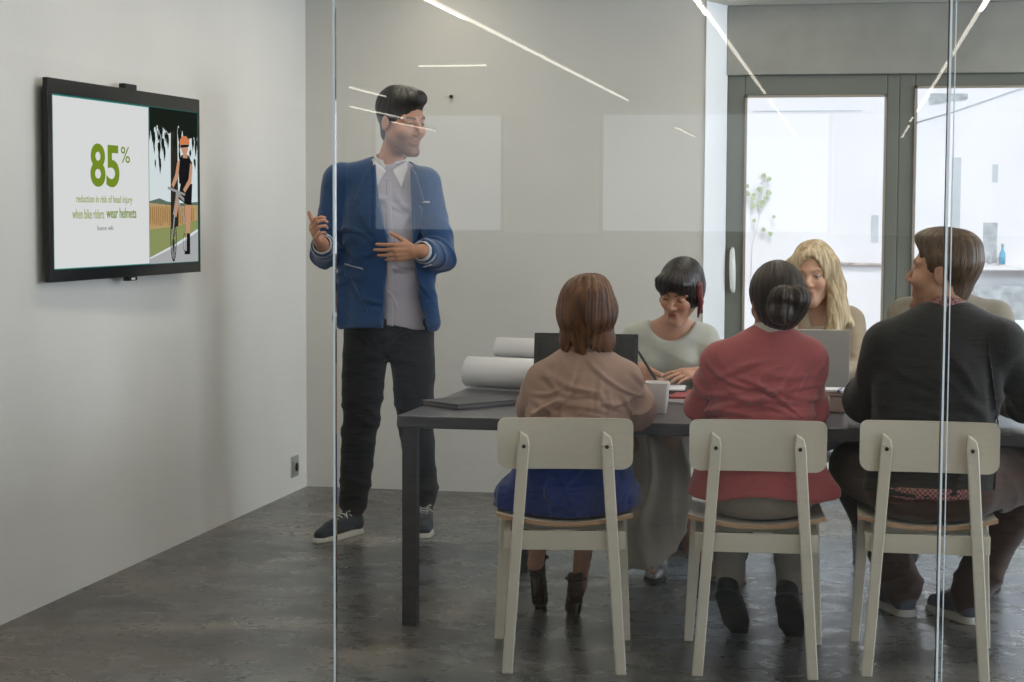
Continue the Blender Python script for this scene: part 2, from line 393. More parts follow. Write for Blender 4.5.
# fill lamps added at unseen side openings, plus one boosting the back glazing's daylight
area('added_fill_office', (XR+.3, -4.7, 1.62), (0, math.pi/2, 0), 1.8, 5.0, 120, (.80, .90, 1))
area('added_fill_near', (XR+.3, 1.4, 1.62), (0, math.pi/2, 0), 1.8, 5.0, 190, (.78, .89, 1))
area('added_fill_room', (XR+.3, 6.7, 1.62), (0, math.pi/2, 0), 1.8, 3.2, 185, (.82, .91, 1))
area('daylight_glazing', (1.4, 9.75, 2.75), (math.radians(-52), 0, 0), 3.9, 1.1, 400, (.60, .79, 1))
for x in (-2.0, -.3, 1.4):
    o = area('room_strip', (x, 6.9, 2.6), (0, 0, 0), .05, 3.6, 16, (1, .90, .74))
for x in (-2.34, -.87, .70, 2.3):
    o = area('office_strip', (x, 1.2, 2.595), (0, 0, 0), .03, 5.6, 22, (1, .90, .74))
s = bpy.data.lights.new('sun', 'SUN'); s.energy = 1.7; s.angle = .03; s.color = (1, .965, .94)
so = bpy.data.objects.new('sun', s); so.rotation_euler = (math.radians(42), 0, math.radians(14)); link(so)
wd = bpy.data.worlds.new('sky'); SC.world = wd; wd.use_nodes = True
wd.node_tree.nodes['Background'].inputs[0].default_value = (.88, .93, 1, 1); wd.node_tree.nodes['Background'].inputs[1].default_value = .7
# low cabinets added at the office's far end to darken the lower reflection
cb = principled('dark_oak', srgb(58, 50, 44), .5, var=.15, stretch=(8, 1, 1))
for k in range(6):
    o = empty('added_low_cabinet', (-7.4+k*1.9, -19.9, 0), label='dark low cabinet along the far office wall, mirrored faintly in the glass', cat='cabinet', group='low office cabinets')
    MB().box((-.93, -.5, .08), (.93, .3, 1.1)).build('carcass', cb, o, bevel=.006)
    for q in (-1, 1):
        d = MB().box((q*.46-.45, .3, .1), (q*.46+.45, .322, 1.08)).build('door', cb, o, bevel=.004)
        MB().tube([(q*.08, .345, .5), (q*.08, .345, .68)], .006, 8).build('handle', M['alu'], d)
    MB().box((-.9, -.46, 0), (.9, .26, .08)).build('plinth', M['black_seal'], o)
# ------------------------------------------------------------ wall television
def hexpoly(n=14, rx=1, ry=1, cx=0, cy=0): return [(cx+rx*math.cos(2*math.pi*k/n), cy+ry*math.sin(2*math.pi*k/n)) for k in range(n)]
TA, TB = V(-2.80, 5.967), V(-2.72, 7.26)
ang = math.atan2(TB[1]-TA[1], TB[0]-TA[0])
tv = empty('television', (TA[0], TA[1], 1.166), ang, 'wide black flat television on the left wall showing a cycle helmet slide', 'television')
# local: x along the screen, -y towards the room, z up
W_, H_ = 1.295, .725
M['tv_black'] = principled('gloss_black', srgb(14, 15, 16), .22, spec=.5)
M['tv_matt'] = principled('matt_black', srgb(20, 21, 22), .6)
b = MB().box((0, -.0, 0), (W_, .014, H_)).box((.12, .014, .08), (W_-.12, .045, H_-.12)); b.build('casing', M['tv_matt'], tv, bevel=.004)
b = MB().box((0.0, -.006, 0), (W_, .0, .044)).box((0, -.006, .670), (W_, 0, H_)).box((0, -.006, .044), (.033, 0, .670)).box((W_-.016, -.006, .044), (W_, 0, .670))
b.build('bezel', M['tv_black'], tv, bevel=.002)
b = MB().box((.42, .035, .18), (.50, .10, .56)).box((.80, .035, .18), (.88, .075, .56)).box((.36, .075, .30), (.96, .13, .44)); b.build('wall_bracket', M['tv_matt'], tv)
MB().box((.62, .0, H_), (.72, .03, H_+.022)).build('camera_clip', M['tv_matt'], tv, bevel=.005)
b = MB().box((.62, -.004, -.016), (.70, .02, 0)); b.build('sensor', M['tv_black'], tv, bevel=.004)
MB().box((.645, -.0065, -.012), (.675, -.004, -.004)).build('indicator', principled('clear_led', srgb(200, 200, 200), .3), tv)
def em(name, rgb, s=1.0): return emission(name, srgb(*rgb), s)
SCR = 1.0
teal = em('screen_teal', (40, 120, 112)); 
b = MB().box((.033, -.0035, .044), (W_-.016, -.001, .670)); scr = b.build('screen', teal, tv)
b = MB().box((.040, -.0045, .048), (.806, -.0035, .664)); b.build('slide', em('slide_white', (222, 223, 223)), scr)
gr = em('slide_green', (116, 142, 38)); gr2 = em('slide_green_pale', (150, 166, 92)); gr3 = em('slide_grey', (128, 128, 124))
rot = (math.pi/2, 0, 0)
def ttv(body, name, x0, x1, z0, z1, m, bold=0):
    return text_mesh(body, .1, name, m, scr, (x0, -.0052, z0-1.166), rot, width=x1-x0, height=z1-z0, bold=bold, extrude=.0003)
ttv('85', 'lettering', .316, .550, 1.511, 1.672, gr, .0025)
ttv('%', 'lettering', .565, .640, 1.606, 1.668, gr, 0)
ttv('reduction in risk of head injury', 'lettering', .204, .657, 1.443, 1.480, gr2, .0006)
ttv('when bike riders', 'lettering', .173, .420, 1.392, 1.428, gr2, .0006)
ttv('wear helmets', 'lettering', .440, .691, 1.394, 1.434, gr, .001)
ttv('Source: wiki', 'lettering', .364, .494, 1.349, 1.366, gr3, 0)
# the picture half of the slide: a cyclist under a tree by a field, drawn flat as on the screen
PX0, PX1, PZ0, PZ1 = .812, 1.273, .046, .668
pw, ph = PX1-PX0, PZ1-PZ0
def pic(name, polys, rgb, depth, var=None):
    b = MB()
    for p in polys: b.prism([(PX0+u*pw, PZ0+v*ph) for u, v in p], -.0036-depth*.00012, -.0035-depth*.00012, 'y')
    return b.build(name, em(name+'_colour', rgb), scr)
rr = random.Random(11)
pic('picture_sky', [[(0, 0), (1, 0), (1, 1), (0, 1)]], (214, 224, 226), 1)
pic('picture_hills', [[(0, .40), (.2, .42), (.35, .40), (.6, .39), (1, .40), (1, .36), (0, .36)]], (96, 112, 100), 2)
pic('picture_field', [[(0, .17), (1, .22), (1, .38), (.6, .37), (.3, .38), (0, .39)]], (186, 154, 108), 3)
pic('picture_dry_grass', [[(u, .24+rr.uniform(0, .05)), (u+.02, .24), (u+.03, .36+rr.uniform(-.02, .02)), (u+.012, .37)] for u in [k/26 for k in range(24)]], (158, 120, 72), 4)
pic('picture_verge', [[(0, .04), (.5, .12), (1, .22), (1, .28), (.6, .24), (0, .22)]], (140, 148, 96), 5)
pic('picture_path', [[(0, 0), (1, 0), (1, .2), (.55, .11), (0, .03)]], (172, 172, 174), 6)
pic('picture_trunk', [[(.42, .22), (.58, .24), (.57, 1), (.44, 1)]], (44, 42, 36), 7)
lv = [[(0, 1), (0, .84), (.2, .9), (.4, .84), (.6, .9), (.8, .82), (1, .84), (1, 1)]]
for k in range(170):
    u, v = rr.random(), 0; 
    droop = .70 if u < .3 else (.80 if u < .7 else .66)
    v = 1-abs(rr.gauss(0, .5))*(1-droop)*1.05; s = rr.uniform(.02, .05)
    lv.append([(min(1, max(0, u+dx*s)), min(1, v+dz*s*1.1)) for dx, dz in ((-.5, 0), (0, -1.3), (.5, -.2), (.3, .6), (-.3, .7))])
pic('picture_leaves', lv, (26, 32, 26), 8)
cyc = dict(skin=(196, 148, 118), black=(24, 24, 28), helm=(214, 128, 82), steel=(150, 152, 150), dark=(44, 46, 48))
pic('picture_legs', [[(.74, .16), (.82, .16), (.85, .40), (.74, .40)], [(.46, .30), (.54, .30), (.62, .44), (.54, .46)]], cyc['skin'], 9)
pic('picture_shorts', [[(.58, .42), (.76, .38), (.86, .38), (.88, .52), (.64, .54)]], cyc['black'], 10)
pic('picture_shirt', [[(.60, .52), (.84, .51), (.88, .66), (.80, .71), (.66, .71), (.58, .66)]], cyc['black'], 11)
pic('picture_arms', [[(.56, .66), (.62, .68), (.58, .56), (.48, .49), (.44, .51), (.52, .58)], [(.84, .66), (.89, .64), (.86, .53), (.72, .46), (.68, .48), (.80, .55)]], cyc['skin'], 12)
pic('picture_neck', [[(.68, .69), (.78, .69), (.76, .74), (.69, .74)], hexpoly(14, .072, .038, .72, .755)], cyc['skin'], 13)
pic('picture_helmet', [[(.62, .775), (.82, .785), (.82, .81), (.76, .835), (.68, .835), (.62, .81)]], cyc['helm'], 14)
pic('picture_glasses', [[(.64, .757), (.80, .765), (.80, .782), (.64, .775)]], cyc['black'], 15)
wheel = []
for cx, cy, rx, ry in ((.47, .16, .065, .155), (.70, .13, .03, .06)):
    n = 26
    for k in range(n):
        a0, a1 = 2*math.pi*k/n, 2*math.pi*(k+1)/n
        wheel.append([(cx+rx*math.cos(a), cy+ry*math.sin(a)) for a in (a0, a1)]+[(cx+rx*.8*math.cos(a), cy+ry*.9*math.sin(a)) for a in (a1, a0)])
    if rx > .05:
        for k in range(10):
            a = math.pi*k/10; wheel.append([(cx+rx*math.cos(a)-.004, cy+ry*math.sin(a)), (cx+rx*math.cos(a)+.004, cy+ry*math.sin(a)), (cx-rx*math.cos(a)+.004, cy-ry*math.sin(a)), (cx-rx*math.cos(a)-.004, cy-ry*math.sin(a))])
pic('picture_wheels', wheel, cyc['dark'], 16)
pic('picture_frame', [[(.44, .17), (.46, .17), (.56, .46), (.53, .47)], [(.54, .42), (.57, .42), (.74, .26), (.71, .26)], [(.56, .44), (.70, .40), (.70, .425), (.56, .465)], [(.36, .48), (.72, .44), (.72, .455), (.36, .50)]], cyc['steel'], 17)
pic('picture_boots', [[(.70, .05), (.82, .05), (.82, .19), (.75, .19), (.745, .075), (.70, .07)]], cyc['black'], 18)

# socket low on the left wall
so_ = empty('wall_socket', (-2.765, 8.73, .125), math.radians(-1.5), 'grey surface-mounted wall socket low on the left wall near the corner', 'socket')
gm = principled('grey_plastic', srgb(150, 150, 146), .5)
MB().box((-.06, -.06, -.05), (.0, .06, .06)).build('housing', gm, so_, bevel=.008)
MB().box((0, -.035, -.03), (.006, .035, .035)).build('faceplate', gm, so_, bevel=.003)
MB().lathe([(0, 0), (.022, 0), (.022, .003), (0, .003)], n=18).build('socket_hole', M['tv_matt'], so_, M4=Matrix.Translation((.0075, 0, .002)) @ Matrix.Rotation(math.pi/2, 4, 'Y'))
for k, (py, pz) in enumerate(((0, 0),)):
    MB().tube([(-.03, 0, -.05), (-.03, 0, -.12)], .009, 8).build('conduit', gm, so_)

# ------------------------------------------------------------ table
M['table'] = principled('charcoal_laminate', srgb(72, 70, 74), .33, var=.06, vscale=3, bump=.03, bscale=300, spec=.6)
M['table_leg'] = principled('charcoal_steel', srgb(52, 50, 52), .5)
tb = empty('meeting_table', (-1.515, 5.932, 0), math.radians(-1.5), 'long charcoal meeting table with square legs in the middle of the room', 'table')
MB().box((0, 0, .688), (2.95, 1.06, .73)).build('tabletop', M['table'], tb, bevel=.004)
for x0_, x in ((.012, .20), (2.89, 2.7)):
    for y in (.012, 1.0):
        x_ = x0_ if y < .5 else x
        MB().box((x_, y, .0), (x_+.05, y+.05, .688)).build('leg', M['table_leg'], tb, bevel=.003)
MB().box((.10, .50, .66), (2.85, .56, .688)).build('centre_rail', M['table_leg'], tb)
TTH = math.radians(-2.6)
def tpt(x, y): # a world point above the table
    return x, y

# ------------------------------------------------------------ white chairs on the near side
M['chair'] = principled('warm_white_lacquer', srgb(214, 207, 190), .42, var=.03, vscale=4, bump=.03, bscale=60)
M['ply'] = principled('birch_ply_edge', srgb(186, 150, 116), .6, var=.12, vscale=40, stretch=(1, 1, 12))
M['bolt'] = principled('dark_bolt', srgb(60, 56, 52), .4, metal=.6)
def white_chair(loc, rz, label):
    o = empty('dining_chair', loc, rz, label, 'chair', 'white chairs along the near side of the table')
    # origin on the floor midway between the back feet; +y faces the table
    # seat: dished plywood
    nx, ny = 16, 12; v = []; f = []
    for lay in (0, 1):
        for j in range(ny+1):
            for i in range(nx+1):
                u, t = i/nx*2-1, j/ny
                hw = .212-.02*(1-t)*0
                x = u*hw; y = .055+t*.43
                # rounded corners
                z = .445+.030*u*u*(1-.25*t)+.016*(1-t)**3+.004*t
                if t > .92: z -= .012*(t-.92)/.08
                v.append((x, y, z-(.013 if lay == 0 else 0)))
    n = (nx+1)*(ny+1)
    for j in range(ny):
        for i in range(nx):
            a = j*(nx+1)+i; q = (a, a+1, a+nx+2, a+nx+1)
            f.append(tuple(n+k for k in q)); f.append(q[::-1])
    rim = [i for i in range(nx+1)]+[j*(nx+1)+nx for j in range(1, ny+1)]+[ny*(nx+1)+i for i in range(nx-1, -1, -1)]+[j*(nx+1) for j in range(ny-1, 0, -1)]
    e = [(rim[k], rim[(k+1) % len(rim)], n+rim[(k+1) % len(rim)], n+rim[k]) for k in range(len(rim))]
    s_ = MB().add(v, f, True).build('seat', M['chair'], o)
    em_ = MB().add(v, e, False).build('seat_edge', M['ply'], s_)
    # backrest: gently curved board with rounded corners
    v = []; f = []
    def outline(n=6, w=.210, z0=.630, z1=.788, r=.022):
        p = []
        for cx, cz, a0 in ((w-r, z1-r, 0), (-w+r, z1-r, 90), (-w+r*1.6, z0+r*1.6, 180), (w-r*1.6, z0+r*1.6, 270)):
            rr_ = r if a0 < 180 else r*1.6
            for k in range(n+1):
                a = math.radians(a0+90*k/n); p.append((cx+rr_*math.cos(a), cz+rr_*math.sin(a)))
        return p
    # as columns so the board can curve
    cols = 24; P = outline()
    def zr(x):
        zs = []
        for k in range(len(P)):
            (xa, za), (xb, zb) = P[k], P[(k+1) % len(P)]
            if (xa-x)*(xb-x) <= 0 and abs(xa-xb) > 1e-9: zs.append(za+(zb-za)*(x-xa)/(xb-xa))
        return (min(zs), max(zs)) if zs else (.70, .72)
    for i in range(cols+1):
        u = math.sin((i/cols-.5)*math.pi); x = u*.2099
        z0, z1 = zr(x*.9999); y = .035-.022*u*u*0+.018*(1-u*u)
        for lay in (0, .014): v += [(x, y+lay, z0), (x, y+lay, z1)]
    for i in range(cols):
        a = i*4; b_ = a+4
        f += [(a, a+1, b_+1, b_), (a+2, b_+2, b_+3, a+3), (a+1, a+3, b_+3, b_+1), (a, b_, b_+2, a+2)]
    f += [(0, 2, 3, 1), (cols*4, cols*4+1, cols*4+3, cols*4+2)]
    bk = MB().add(v, f, False).build('backrest', M['chair'], o)
    for s in (-1, 1):
        # back leg: long tapered blade outside the backrest, chamfered top
        c0, c2 = V(s*.176, -.012), V(s*.128, .020)
        pts = [(c0, .0165, .0), (c2, .018, .712)]
        m = MB()
        for (ca, wa, za), (cb_, wb, zb) in zip(pts[:-1], pts[1:]):
            m.hexa([(ca[0]-wa, ca[1]-.014, za), (ca[0]+wa, ca[1]-.014, za), (ca[0]+wa, ca[1]+.014, za), (ca[0]-wa, ca[1]+.014, za)],
                   [(cb_[0]-wb, cb_[1]-.014, zb), (cb_[0]+wb, cb_[1]-.014, zb), (cb_[0]+wb, cb_[1]+.014, zb), (cb_[0]-wb, cb_[1]+.014, zb)])
        ca, wa = c2, .017
        # pointed tip, higher on the outer side
        hi = .752; tip = MB()
        m.add([(ca[0]-wa, ca[1]-.014, .712), (ca[0]+wa, ca[1]-.014, .712), (ca[0]+wa, ca[1]+.014, .712), (ca[0]-wa, ca[1]+.014, .712),
               (ca[0]+s*-0-wa*.75, ca[1]-.010, hi-(.022 if s > 0 else 0)*0-(.0 if s < 0 else .0)), (ca[0]+wa*.75, ca[1]-.010, hi-.018), (ca[0]+wa*.75, ca[1]+.014, hi-.018), (ca[0]-wa*.75, ca[1]+.014, hi)],
              [(4, 5, 6, 7), (0, 1, 5, 4), (1, 2, 6, 5), (2, 3, 7, 6), (3, 0, 4, 7)])
        lg = m.build('leg', M['chair'], o, bevel=.003, seg=1)
        MB().lathe([(0, 0), (.0062, 0), (.0062, .003), (.004, .0045), (0, .0045)], n=14).build('bolt', M['bolt'], lg, M4=Matrix.Translation((c2[0], c2[1]-.014, .705)) @ Matrix.Rotation(math.pi/2, 4, 'X'))
        # front leg
        m = MB().hexa([(s*.212-.015, .430, 0), (s*.212+.015, .430, 0), (s*.212+.015, .462, 0), (s*.212-.015, .462, 0)],
                      [(s*.188-.021, .405, .43), (s*.188+.021, .405, .43), (s*.188+.021, .445, .43), (s*.188-.021, .445, .43)])
        m.build('leg', M['chair'], o, bevel=.003, seg=1)
        MB().hexa([(s*.178-.011, .042, .380), (s*.178+.011, .042, .380), (s*.180+.011, .405, .380), (s*.180-.011, .405, .380)],
                  [(s*.178-.011, .042, .436), (s*.178+.011, .042, .436), (s*.180+.011, .405, .436), (s*.180-.011, .405, .436)]).build('side_rail', M['chair'], o, bevel=.002)
    MB().box((-.172, .046, .376), (.172, .066, .434)).build('back_rail', M['chair'], o, bevel=.002)
    MB().box((-.170, .405, .376), (.170, .425, .430)).build('front_rail', M['chair'], o, bevel=.002)
    return o
white_chair((-.855, 5.428, 0), .17, 'white wooden chair under the woman in the beige blouse')
white_chair((-.272, 5.507, 0), .07, 'white wooden chair under the woman in the pink jacket')
white_chair((.243, 5.594, 0), .0, 'white wooden chair under the man in the black sweater')

# far-side chairs: pale shells on steel legs
M['steel'] = principled('satin_steel', srgb(176, 180, 184), .32, metal=.7)
M['shell'] = principled('white_shell', srgb(196, 198, 198), .45)
def far_chair(loc, rz, label, stool=False):
    o = empty('stool' if stool else 'meeting_chair', loc, rz, label, 'stool' if stool else 'chair', None if stool else 'steel-legged chairs along the far side of the table')
    MB().box((-.20, -.20, .428), (.20, .20, .450)).build('seat', M['shell'], o, bevel=.01)
    if not stool: MB().box((-.20, -.225, .55), (.20, -.205, .80)).build('backrest', M['shell'], o, bevel=.009)
    for s in (-1, 1):
        for t in (-1, 1):
            MB().hexa([(s*.20-.011, t*.2-.011, 0), (s*.20+.011, t*.2-.011, 0), (s*.20+.011, t*.2+.011, 0), (s*.20-.011, t*.2+.011, 0)],
                      [(s*.18-.012, t*.18-.012, .430), (s*.18+.012, t*.18-.012, .430), (s*.18+.012, t*.18+.012, .430), (s*.18-.012, t*.18+.012, .430)]).build('leg', M['steel'], o, bevel=.002)
        if not stool: MB().tube([(s*.17, -.19, .44), (s*.17, -.222, .55), (s*.17, -.222, .78)], .009, 8).build('back_post', M['steel'], o)
    return o
FCH = {}
# ------------------------------------------------------------ figure modelling: smooth distance fields turned into one surface
class Fr:
    """local frame: r = the figure's own right, f = forward, u = up"""
    def __init__(s, o, f, u=(0, 0, 1)):
        s.o = np.asarray(o, float); s.f = unit(f); u = np.asarray(u, float); s.u = unit(u-s.f*np.dot(u, s.f)); s.r = np.cross(s.f, s.u)
    def p(s, x, y, z): return s.o+s.r*x+s.f*y+s.u*z
    def loc(s, X, Y, Z):
        a, b, c = X-s.o[0], Y-s.o[1], Z-s.o[2]
        return (a*s.r[0]+b*s.r[1]+c*s.r[2], a*s.f[0]+b*s.f[1]+c*s.f[2], a*s.u[0]+b*s.u[1]+c*s.u[2])
def head_frame(c, yaw, pitch=0, roll=0):
    """yaw in degrees from world +y, counter-clockwise; pitch < 0 looks down"""
    y, p, r = map(math.radians, (yaw, pitch, roll))
    m = Matrix.Rotation(y, 3, 'Z') @ Matrix.Rotation(p, 3, 'X') @ Matrix.Rotation(r, 3, 'Y')
    return Fr(c, np.array(m @ Vector((0, 1, 0))), np.array(m @ Vector((0, 0, 1))))

class Prim:
    def __init__(s, fn, lo, hi): s.fn, s.lo, s.hi = fn, np.asarray(lo, float), np.asarray(hi, float)
def ell(c, r, F=None):
    c = np.asarray(c, float); rx, ry, rz = r
    if F is None: F = Fr((0, 0, 0), (0, 1, 0))
    w = F.p(*c); R = max(r)
    ext = np.sqrt((F.r*rx)**2+(F.f*ry)**2+(F.u*rz)**2)
    G = Fr(w, F.f, F.u)
    def fn(X, Y, Z):
        x, y, z = G.loc(X, Y, Z)
        k0 = np.sqrt((x/rx)**2+(y/ry)**2+(z/rz)**2); k1 = np.sqrt((x/rx**2)**2+(y/ry**2)**2+(z/rz**2)**2)
        return k0*(k0-1)/np.maximum(k1, 1e-6)
    return Prim(fn, w-ext, w+ext)
def seg(a, b, ra, rb=None, F=None):
    rb = ra if rb is None else rb
    a = np.asarray(a, float); b = np.asarray(b, float)
    if F is not None: a, b = F.p(*a), F.p(*b)
    ab = b-a; L2 = max(float(ab@ab), 1e-9); R = max(ra, rb)
    def fn(X, Y, Z):
        x, y, z = X-a[0], Y-a[1], Z-a[2]
        t = np.clip((x*ab[0]+y*ab[1]+z*ab[2])/L2, 0, 1)
        return np.sqrt((x-t*ab[0])**2+(y-t*ab[1])**2+(z-t*ab[2])**2)-(ra+(rb-ra)*t)
    return Prim(fn, np.minimum(a, b)-R, np.maximum(a, b)+R)
def eseg(a, b, wa, wb, da, db, ax):
    """segment with an elliptical section: half-width w along ax, half-depth d across it"""
    a = np.asarray(a, float); b = np.asarray(b, float); ax = unit(ax); ab = b-a; L2 = max(float(ab@ab), 1e-9); R = max(wa, wb, da, db)
    def fn(X, Y, Z):
        x, y, z = X-a[0], Y-a[1], Z-a[2]
        t = np.clip((x*ab[0]+y*ab[1]+z*ab[2])/L2, 0, 1)
        x, y, z = x-t*ab[0], y-t*ab[1], z-t*ab[2]
        n = x*ax[0]+y*ax[1]+z*ax[2]; rest = np.maximum(x*x+y*y+z*z-n*n, 0)
        w = wa+(wb-wa)*t; d = da+(db-da)*t
        k0 = np.sqrt((n/w)**2+rest/d**2); k1 = np.sqrt((n/w**2)**2+rest/d**4)
        return k0*(k0-1)/np.maximum(k1, 1e-6)
    return Prim(fn, np.minimum(a, b)-R, np.maximum(a, b)+R)
def rbox(c, h, r, F):
    c = np.asarray(c, float); w = F.p(*c); G = Fr(w, F.f, F.u); h = np.asarray(h, float)
    ext = np.abs(F.r)*h[0]+np.abs(F.f)*h[1]+np.abs(F.u)*h[2]
    def fn(X, Y, Z):
        q = [np.abs(v)-(hh-r) for v, hh in zip(G.loc(X, Y, Z), h)]
        o = np.sqrt(sum(np.maximum(v, 0)**2 for v in q))
        return o+np.minimum(np.maximum(np.maximum(q[0], q[1]), q[2]), 0)-r
    return Prim(fn, w-ext, w+ext)
def catmull(P, n=5):
    P = [np.atleast_1d(np.asarray(p, float)) for p in P]; out = []
    for i in range(len(P)-1):
        p0, p1, p2, p3 = P[max(i-1, 0)], P[i], P[i+1], P[min(i+2, len(P)-1)]
        for k in range(n):
            t = k/n; out.append(.5*(2*p1+(p2-p0)*t+(2*p0-5*p1+4*p2-p3)*t*t+(3*p1-p0-3*p2+p3)*t**3))
    out.append(P[-1]); return out
def limb(pts, rad, n=4):
    """round tapering limb through pts"""
    q = catmull([np.append(p, r) for p, r in zip(pts, rad)], n)
    return [seg(a[:3], b[:3], a[3], b[3]) for a, b in zip(q[:-1], q[1:])]
def trunk(pts, w, d, ax, n=4):
    q = catmull([np.append(p, (ww, dd)) for p, ww, dd in zip(pts, w, d)], n)
    return [eseg(a[:3], b[:3], a[3], b[3], a[4], b[4], ax) for a, b in zip(q[:-1], q[1:])]

class Vol:
    def __init__(s, lo, hi, h):
        s.h = h; s.lo = np.asarray(lo, float); s.n = (np.ceil((np.asarray(hi, float)-s.lo)/h)+1).astype(int)
        s.d = np.full(s.n, .08, np.float32)
    def rng(s, lo, hi):
        i0 = np.clip(np.floor((lo-s.lo)/s.h).astype(int), 0, s.n); i1 = np.clip(np.ceil((hi-s.lo)/s.h).astype(int)+1, 0, s.n)
        return i0, i1
    def grid(s, i0, i1):
        f = lambda k, sh: (s.lo[k]+s.h*np.arange(i0[k], i1[k])).astype(np.float32).reshape(sh)
        return f(0, (-1, 1, 1)), f(1, (1, -1, 1)), f(2, (1, 1, -1))
    def field(s, prims, m):
        prims = prims if isinstance(prims, list) else [prims]
        lo = np.min([p.lo for p in prims], 0)-m; hi = np.max([p.hi for p in prims], 0)+m
        i0, i1 = s.rng(lo, hi)
        if np.any(i1 <= i0): return None
        D = np.full(i1-i0, .08, np.float32)
        for p in prims:
            j0, j1 = s.rng(p.lo-m, p.hi+m)
            if np.any(j1 <= j0): continue
            sl = tuple(slice(a-o, b-o) for a, b, o in zip(j0, j1, i0))
            D[sl] = np.minimum(D[sl], p.fn(*s.grid(j0, j1)))
        return tuple(slice(a, b) for a, b in zip(i0, i1)), D
    def add(s, prims, k=.01):
        r = s.field(prims, k+3*s.h)
        if r is None: return s
        sl, D = r; A = s.d[sl]
        if k > 0:
            h = np.clip(.5+.5*(A-D)/k, 0, 1); s.d[sl] = A+(D-A)*h-k*h*(1-h)
        else: s.d[sl] = np.minimum(A, D)
        return s
    def cut(s, prims, k=.004):
        r = s.field(prims, k+3*s.h)
        if r is None: return s
        sl, D = r; A = s.d[sl]; D = -D
        h = np.clip(.5-.5*(A-D)/k, 0, 1); s.d[sl] = A+(D-A)*h+k*h*(1-h); return s
    def full(s): return s.grid(np.zeros(3, int), s.n)
    def clip(s, fn):
        """keep only where fn(X,Y,Z) < 0"""
        s.d = np.maximum(s.d, fn(*s.full()).astype(np.float32)); return s
    def copy(s, off=0):
        c = Vol.__new__(Vol); c.h, c.lo, c.n = s.h, s.lo, s.n; c.d = s.d-np.float32(off); return c
    def mesh(s, smooth=2):
        d = s.d; I = d < 0; h = s.h
        c = np.zeros(np.array(d.shape)-1, np.uint8)
        offs = [(i, j, k) for i in (0, 1) for j in (0, 1) for k in (0, 1)]
        S = lambda o: tuple(slice(a, None if a else -1) for a in o)
        for o in offs: c += I[S(o)]
        act = (c > 0) & (c < 8); idx = np.argwhere(act); ids = np.full(c.shape, -1, np.int32); ids[act] = np.arange(len(idx))
        vals = {o: d[idx[:, 0]+o[0], idx[:, 1]+o[1], idx[:, 2]+o[2]] for o in offs}
        P = np.zeros((len(idx), 3)); N = np.zeros(len(idx))
        for o in offs:
            for ax in range(3):
                if o[ax]: continue
                q = list(o); q[ax] = 1; q = tuple(q); a, b = vals[o], vals[q]; m = (a < 0) != (b < 0)
                t = a[m]/(a[m]-b[m]); pt = np.tile(np.array(o, float), (m.sum(), 1)); pt[:, ax] = t
                P[m] += pt; N[m] += 1
        P = (P/N[:, None]+idx)*h+s.lo
        Q = []
        for ax in range(3):
            a = [slice(None)]*3; b = [slice(None)]*3; a[ax] = slice(0, -1); b[ax] = slice(1, None)
            A, B = I[tuple(a)], I[tuple(b)]
            e = np.argwhere(A != B); u, w = (ax+1) % 3, (ax+2) % 3
            ok = (e[:, u] > 0) & (e[:, w] > 0) & (e[:, u] < d.shape[u]-1) & (e[:, w] < d.shape[w]-1); e = e[ok]
            fl = A[tuple(e.T)]
            def cid(du, dw):
                z = e.copy(); z[:, u] -= du; z[:, w] -= dw; return ids[tuple(z.T)]
            q = np.stack([cid(1, 1), cid(0, 1), cid(0, 0), cid(1, 0)], 1)
            q[~fl] = q[~fl][:, ::-1]; Q.append(q)
        Q = np.concatenate(Q); Q = Q[(Q >= 0).all(1)]
        for _ in range(smooth): P = lap(P, Q, .5)
        return P, Q
def lap(P, Q, w):
    s = np.zeros_like(P); n = np.zeros(len(P))
    for i in range(4):
        a, b = Q[:, i], Q[:, (i+1) % 4]
        for ax in range(3): s[:, ax] += np.bincount(a, P[b, ax], len(P))+np.bincount(b, P[a, ax], len(P))
        n += np.bincount(a, minlength=len(P))+np.bincount(b, minlength=len(P))
    return P*(1-w)+w*s/np.maximum(n, 1)[:, None]
def normals(P, Q):
    fn = np.cross(P[Q[:, 2]]-P[Q[:, 0]], P[Q[:, 3]]-P[Q[:, 1]]); s = np.zeros_like(P)
    for i in range(4):
        for ax in range(3): s[:, ax] += np.bincount(Q[:, i], fn[:, ax], len(P))
    return s/np.maximum(np.linalg.norm(s, axis=1), 1e-12)[:, None]
def noise(p, freq, seed=0, n=7):
    r = np.random.RandomState(seed); o = np.zeros(len(p))
    for i in range(n):
        k = r.normal(size=3); k = k/np.linalg.norm(k)*freq*(.6+.9*r.rand()); o += np.sin(p@k+r.rand()*6.28)
    return o/math.sqrt(n)
def folds(p, freq, axis, amp, seed, sharp=1.5, stretch=.25, warp=.02):
    """soft cloth folds running across `axis`"""
    ax = unit(axis); r = np.random.RandomState(seed)
    q = p+np.stack([noise(p, freq*.35, seed+i) for i in range(3)], 1)*warp
    along = q@ax; other = q-along[:, None]*ax; q = other*stretch+along[:, None]*ax
    v = noise(q, freq, seed+9, 6); v = 1-np.abs(np.tanh(v*sharp)); return amp*(v-.35)
